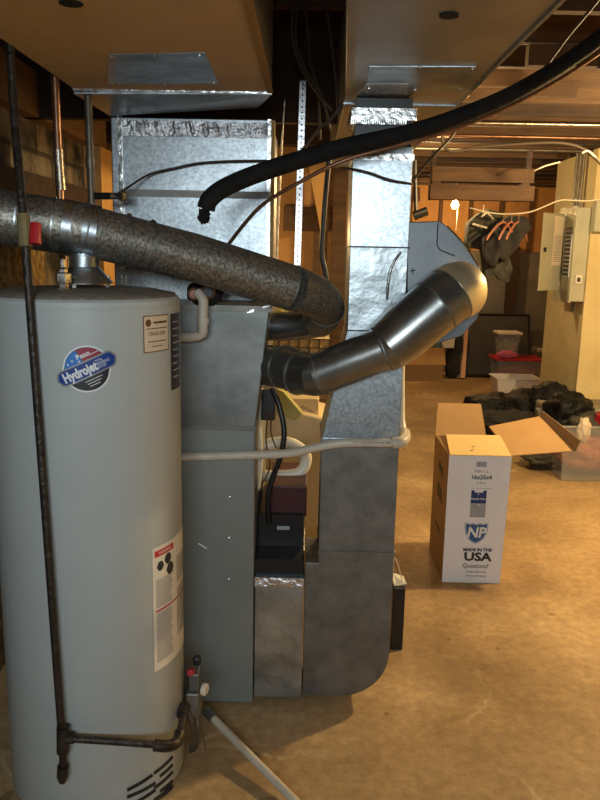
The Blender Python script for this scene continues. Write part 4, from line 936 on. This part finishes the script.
# breaker strip faces -X
bm = BM(); xq = XB0-.011
box(bm, (xq-.004, 6.36, zb0+.2), (xq, 6.50, zt0-.22)); obj('breaker_strip', bm, 'decal_white', cov)
for k in range(12):
    z = zb0+.21+k*.034
    bm = BM(); box(bm, (xq-.014, 6.375, z), (xq-.004, 6.485, z+.022)); obj('breaker', bm, 'blackp', cov)
bm = BM(); box(bm, (XB0+.03, 6.30, zb0+.15), (XB0+.08, 6.32, zb0+.22)); la = obj('latch', bm, 'pvc_w', t); bm = BM(); box(bm, (XB0+.04, 6.295, zb0+.165), (XB0+.065, 6.30, zb0+.2)); obj('keyhole', bm, 'blackp', la)
d0 = Vector((XB0-.014, 6.56, 0)); e1_ = at(541, 250, y=6.3); e1_ = Vector((e1_.x, 6.3, 0))
dz0, dz1 = at(555, 290, y=6.5).z, at(555, 214, y=6.5).z
bm = BM(); slab(bm, [Vector((d0.x, d0.y, dz0)), Vector((e1_.x, e1_.y, dz0)), Vector((e1_.x, e1_.y, dz1)), Vector((d0.x, d0.y, dz1))], (0, .012, 0)); dr = obj('open_door', bm, 'steelgray', t, label='open door swung to the left')
def dp(u, v, off=.003):
    p = d0.lerp(e1_, 1-u); n = Vector((e1_.y-d0.y, -(e1_.x-d0.x), 0)).normalized()
    if n.y > 0: n = -n
    p = p+n*off; return (p.x, p.y, dz0+(dz1-dz0)*v)
bm = BM(); rect_bm(bm, .5, .33, .93, .97, lambda u, v: dp(u, v)); pl = obj('circuit_directory', bm, 'cream_label', dr)
bm = BM()
for k in range(14): rect_bm(bm, .55, .38+k*.025, .88, .386+k*.025, lambda u, v: dp(u, v, .005))
obj('directory_lines', bm, 'ink_gray', pl)
bm = BM(); rect_bm(bm, .1, .5, .22, .56, lambda u, v: dp(u, v, .005)); obj('door_latch', bm, 'blackp', dr)
bm = BM()
for k in range(3): tube(bm, [Vector((XB0+.02+.028*k, 6.5, zt0)), Vector((XB0+.02+.028*k, 6.5, 2.46))], .012, 10, 1)
obj('conduit_riser', bm, 'graypipe', t)
bm = BM(); tube(bm, at_bez((573, 303, 6.4), (572, 311, 6.4)), .012, 8, 1); obj('ground_stub', bm, 'iron', t)
# right-edge second box
bm = BM(); a = at(594, 232, y=6.2); box(bm, (a.x, 6.2, a.z), (a.x+.25, 6.3, at(594, 200, y=6.2).z)); tag(obj('meter_box', bm, 'steelgray', bevel=.01), 'small grey box on the cream pier at right photo edge', 'electrical box')
# hose bib pipe low on cream wall
t = thing('wall_spigot', 'short pipe spigot sticking out near the base of the cream wall', 'spigot', at(540, 350, y=8.2))
bm = BM(); tube(bm, at_bez((545, 350, 8.2), (534, 350, 8.1)), .022, 10, 1); obj('spigot_pipe', bm, 'pvc', t)
bm = BM(); lathe(bm, at(534, 350, y=8.08), [(.04, -.02), (.04, .02)], 12, axis=(1, 0, 0)); obj('spigot_handle', bm, 'graypipe', t)
# bins
def tub(nm, lab, x0, y0, x1, y1, dep, m, lid=None, content=None, tp=.03, cat='storage bin'):
    "open-walled tapered tub standing with its front-bottom edge at the measured place"
    a = at(x0, y1, z=0) if not isinstance(y1, tuple) else at(x0, y1[0], z=y1[1])
    zb_ = 0 if not isinstance(y1, tuple) else y1[1]
    yy = a.y; b = at(x1, y0, y=yy); zt_ = b.z; xa_, xb_ = a.x, b.x
    t = thing(nm, lab, cat, ((xa_+xb_)/2, yy+dep/2, zb_)); w = .006
    def ringp(z, ins, o_=0): return [(xa_+ins+o_, yy+ins+o_, z), (xb_-ins-o_, yy+ins+o_, z), (xb_-ins-o_, yy+dep-ins-o_, z), (xa_+ins+o_, yy+dep-ins-o_, z)]
    bm = BM(); ob = [bm.verts.new(p) for p in ringp(zb_, tp)]; ot = [bm.verts.new(p) for p in ringp(zt_, 0)]; ib = [bm.verts.new(p) for p in ringp(zb_+w, tp, w)]; it = [bm.verts.new(p) for p in ringp(zt_, 0, w)]
    bm.faces.new(ob[::-1]); bm.faces.new(ib)
    for k in range(4):
        n_ = (k+1) % 4; bm.faces.new((ob[k], ob[n_], ot[n_], ot[k])); bm.faces.new((ib[n_], ib[k], it[k], it[n_])); bm.faces.new((ot[k], ot[n_], it[n_], it[k]))
    obj('tub', bm, m, t)
    bm = BM()
    for p, q in zip(ringp(zt_, -.008), ringp(zt_, -.008)[1:]+ringp(zt_, -.008)[:1]): tube(bm, [p, q], .008, 6, 1)
    obj('rim', bm, m, t)
    if lid: bm = BM(); box(bm, (xa_-.02, yy-.02, zt_), (xb_+.02, yy+dep+.02, zt_+.03)); obj('lid', bm, lid, t, bevel=.008)
    if content:
        bm = BM(); lump(bm, ((xa_+xb_)/2, yy+dep/2, zb_+(zt_-zb_)*.45), ((xb_-xa_)*.42, dep*.42, (zt_-zb_)*.42), .15, 3, 3, flat=zb_+w+.004); tag(obj('packed_clothing', bm, content, smooth=True), 'bundle of things packed inside the '+lab.split(' ', 1)[1][:40].rsplit(' ', 1)[0], 'bundle')
    return (xa_, xb_, yy, zt_)
r = tub('lidded_storage_bin', 'clear bin with red lid near the back wall', 496, 362, 544, 386, .42, 'clear', 'red_lid', 'mixed')
zl = r[3]+.032
yl = next(k/4 for k in range(1460, 1340, -1) if at(498, k/4, z=zl).y > r[2]+.09)
r2 = tub('small_clear_tub', 'small clear tub standing on the red-lidded bin', 498, 335, 521, (yl, zl), .25, 'clear', 'pvc_w', 'mixed_g')
bm = BM(); lump(bm, (r[0]+.12, r[2]+.04, r[3]+.075), (.13, .035, .05), .25, 3, 5, flat=r[3]+.032); tag(obj('pink_cloth', bm, 'pinkcl', smooth=True), 'pink cloth bundle lying on the red lid by the small tub', 'cloth')
tub('white_tub', 'open white plastic tub just in front of the red-lidded bin', 496, 380, 541, 402, .35, 'white_tub')
r = tub('clear_storage_bin', 'large clear plastic bin at right photo edge filled with clothes', 558, 428, 640, 482, .6, 'clear', None, 'mixed')
# clothes spilling from clear bin
def lumpo(nm, lab, cat, x, y_, yy, s, m, amp=.3, fr=2.5, seed=1, flat=0, ridge=0, group=None):
    bm = BM(); lump(bm, at(x, y_, y=yy), s, amp, fr, seed, flat=flat, ridge=ridge); o = tag(obj(nm, bm, m, smooth=True), lab, cat, group); return o
yb = r[2]
lumpo('dark_garment', 'dark green garment heaped on top of the clear bin', 'clothing', 590, 424, yb+.32, (.2, .22, .09), 'cloth_dark', .35, 2.5, 2)
lumpo('red_garment', 'red garment bundle at right edge on the clear bin', 'clothing', 603, 424, yb+.2, (.07, .1, .09), 'red', .2, 2, 4)
lumpo('white_garment', 'white cloth poking from dark garment on the clear bin', 'clothing', 584, 430, yb+.1, (.045, .03, .09), 'cream_label', .3, 2.5, 5)
# black bags
g = 'black bags heaped before the white tub'
lumpo('black_duffel_bag', 'rounded black bag, leftmost of the black heap on the floor', 'bag', 492, 411, 6.75, (.27, .26, .16), 'bag', .24, 2.4, 3, 0, .035, g)
lumpo('black_trash_bag', 'tall wrinkled black bag in the middle of black heap', 'bag', 528, 409, 6.6, (.27, .3, .17), 'bag', .24, 2.6, 6, 0, .035, g)
lumpo('black_trash_bag', 'black bag rising highest at the back of black heap', 'bag', 552, 404, 6.35, (.19, .24, .185), 'bag', .24, 2.3, 9, 0, .035, g)
lumpo('black_trash_bag', 'slumped black bag, rightmost of black heap, before the ledge', 'bag', 569, 412, 5.75+.0, (.18, .22, .15), 'bag', .24, 2.6, 12, 0, .035, g)
lumpo('black_cloth_heap', 'low black cloth trailing in front of the black bags', 'clothing', 510, 421, 6.2, (.32, .18, .08), 'cloth_black', .4, 3, 15, 0, .1)
lumpo('green_shirt', 'dark green shirt crumpled under the wide carton flap', 'clothing', 545, 458, 5.6, (.16, .14, .045), 'cloth_dark', .3, 2.5, 17, 0)
# back left: carton with flap, things around it
a = at(404, 381, z=0); yy = a.y; b = at(444, 364, y=yy)
t = thing('brown_carton', 'brown cardboard carton with front flap hanging out near the back wall', 'cardboard box', ((a.x+b.x)/2, yy, 0))
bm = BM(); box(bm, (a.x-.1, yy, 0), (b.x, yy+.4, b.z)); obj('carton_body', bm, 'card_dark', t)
bm = BM(); slab(bm, [at(402, 365, y=yy-.02), at(446, 365, y=yy-.02), at(444, 348, y=yy), at(402, 348, y=yy)], (0, .006, 0)); obj('front_flap', bm, 'card', t)
bm = BM(); prism(bm, [at(a_, b_, y=yy+.2) for a_, b_ in ((400, 352), (424, 349), (440, 340), (452, 334), (456, 339), (440, 352), (425, 358))], (0, .15, 0)); tag(obj('blue_cloth', bm, 'cloth_blue', bevel=.01), 'blue-grey cloth draped on top of the brown carton', 'cloth')
bm = BM(); prism(bm, [at(a_, b_, y=yy+.16) for a_, b_ in ((441, 339), (455, 337), (454, 348), (443, 348))], (0, .03, 0)); tag(obj('paper_sheet', bm, 'paper'), 'white paper sheet sticking up behind the brown carton flap', 'paper')
garment('black_garment_bag', 'black bag standing upright right of the brown carton', [(447, 377), (448, 350), (453, 336), (461, 332), (463, 340), (459, 378)], 9.75, .14, 'cloth_black', 'bag', 8)
a = at(457, 378, z=0)
bm = BM(); prism(bm, [at(457, 378, y=9.75), at(460, 378, y=9.75), at(465, 329, y=9.9), at(461, 329, y=9.9)], (0, .2, 0)); tag(obj('grey_board', bm, 'concrete_gray'), 'grey board leaning between the black bag and pink board', 'board')
bm = BM(); prism(bm, [at(460.5, 378, y=9.72), at(465, 378, y=9.72), at(468.5, 325, y=9.9), at(465.5, 325, y=9.9)], (0, .2, 0)); tag(obj('pink_board', bm, 'pink_board'), 'narrow pink board leaning upright left of the dark screen', 'board')

# ================================================================ LIGHT
def point(nm, loc, e, col, r=.04):
    l = bpy.data.lights.new(nm, 'POINT'); l.energy = e; l.color = col; l.shadow_soft_size = r
    o = bpy.data.objects.new(nm, l); COL.objects.link(o); o.location = loc
WARM = (1, .60, .24)
point('ceiling_bulb_light', (2.2, 3.75, 2.15), 170, (1, .72, .35), .05)
point('hall_bulb_light', (.74, 3.9, 2.3), 9, (1, .70, .34), .04)
point('back_bulb_light', tuple(at(455, 205, y=by_)+Vector((0, -.02, -.09))), 34, (1, .60, .24), .03)
point('gap_fill_light', (-.3, 4.15, 1.7), 3.2, (1, .68, .30), .04)  # added fill, no visible source; warms the partition seen in the gap
point('pier_fill_light', (1.0, 6.1, 2.15), 30, (1, .70, .34), .05)  # added fill without a visible bulb; brightens the pier and panel door
l = bpy.data.lights.new('window_daylight', 'AREA'); l.energy = 46; l.color = (.80, .93, 1); l.shape = 'RECTANGLE'; l.size = W1-W0-.1; l.size_y = WZ1-WZ0-.1
o = bpy.data.objects.new('window_daylight', l); COL.objects.link(o); o.location = (0, YF-.02, (WZ0+WZ1)/2); o.rotation_euler = (R(90), 0, 0)
w = bpy.data.worlds.new('world'); SC.world = w; w.use_nodes = True
w.node_tree.nodes['Background'].inputs[0].default_value = (.55, .7, 1, 1); w.node_tree.nodes['Background'].inputs[1].default_value = .3
SC.view_settings.view_transform = 'Standard'; SC.view_settings.look = 'None'; SC.view_settings.gamma = 1; SC.view_settings.use_curve_mapping = False
SC.view_settings.exposure = .45
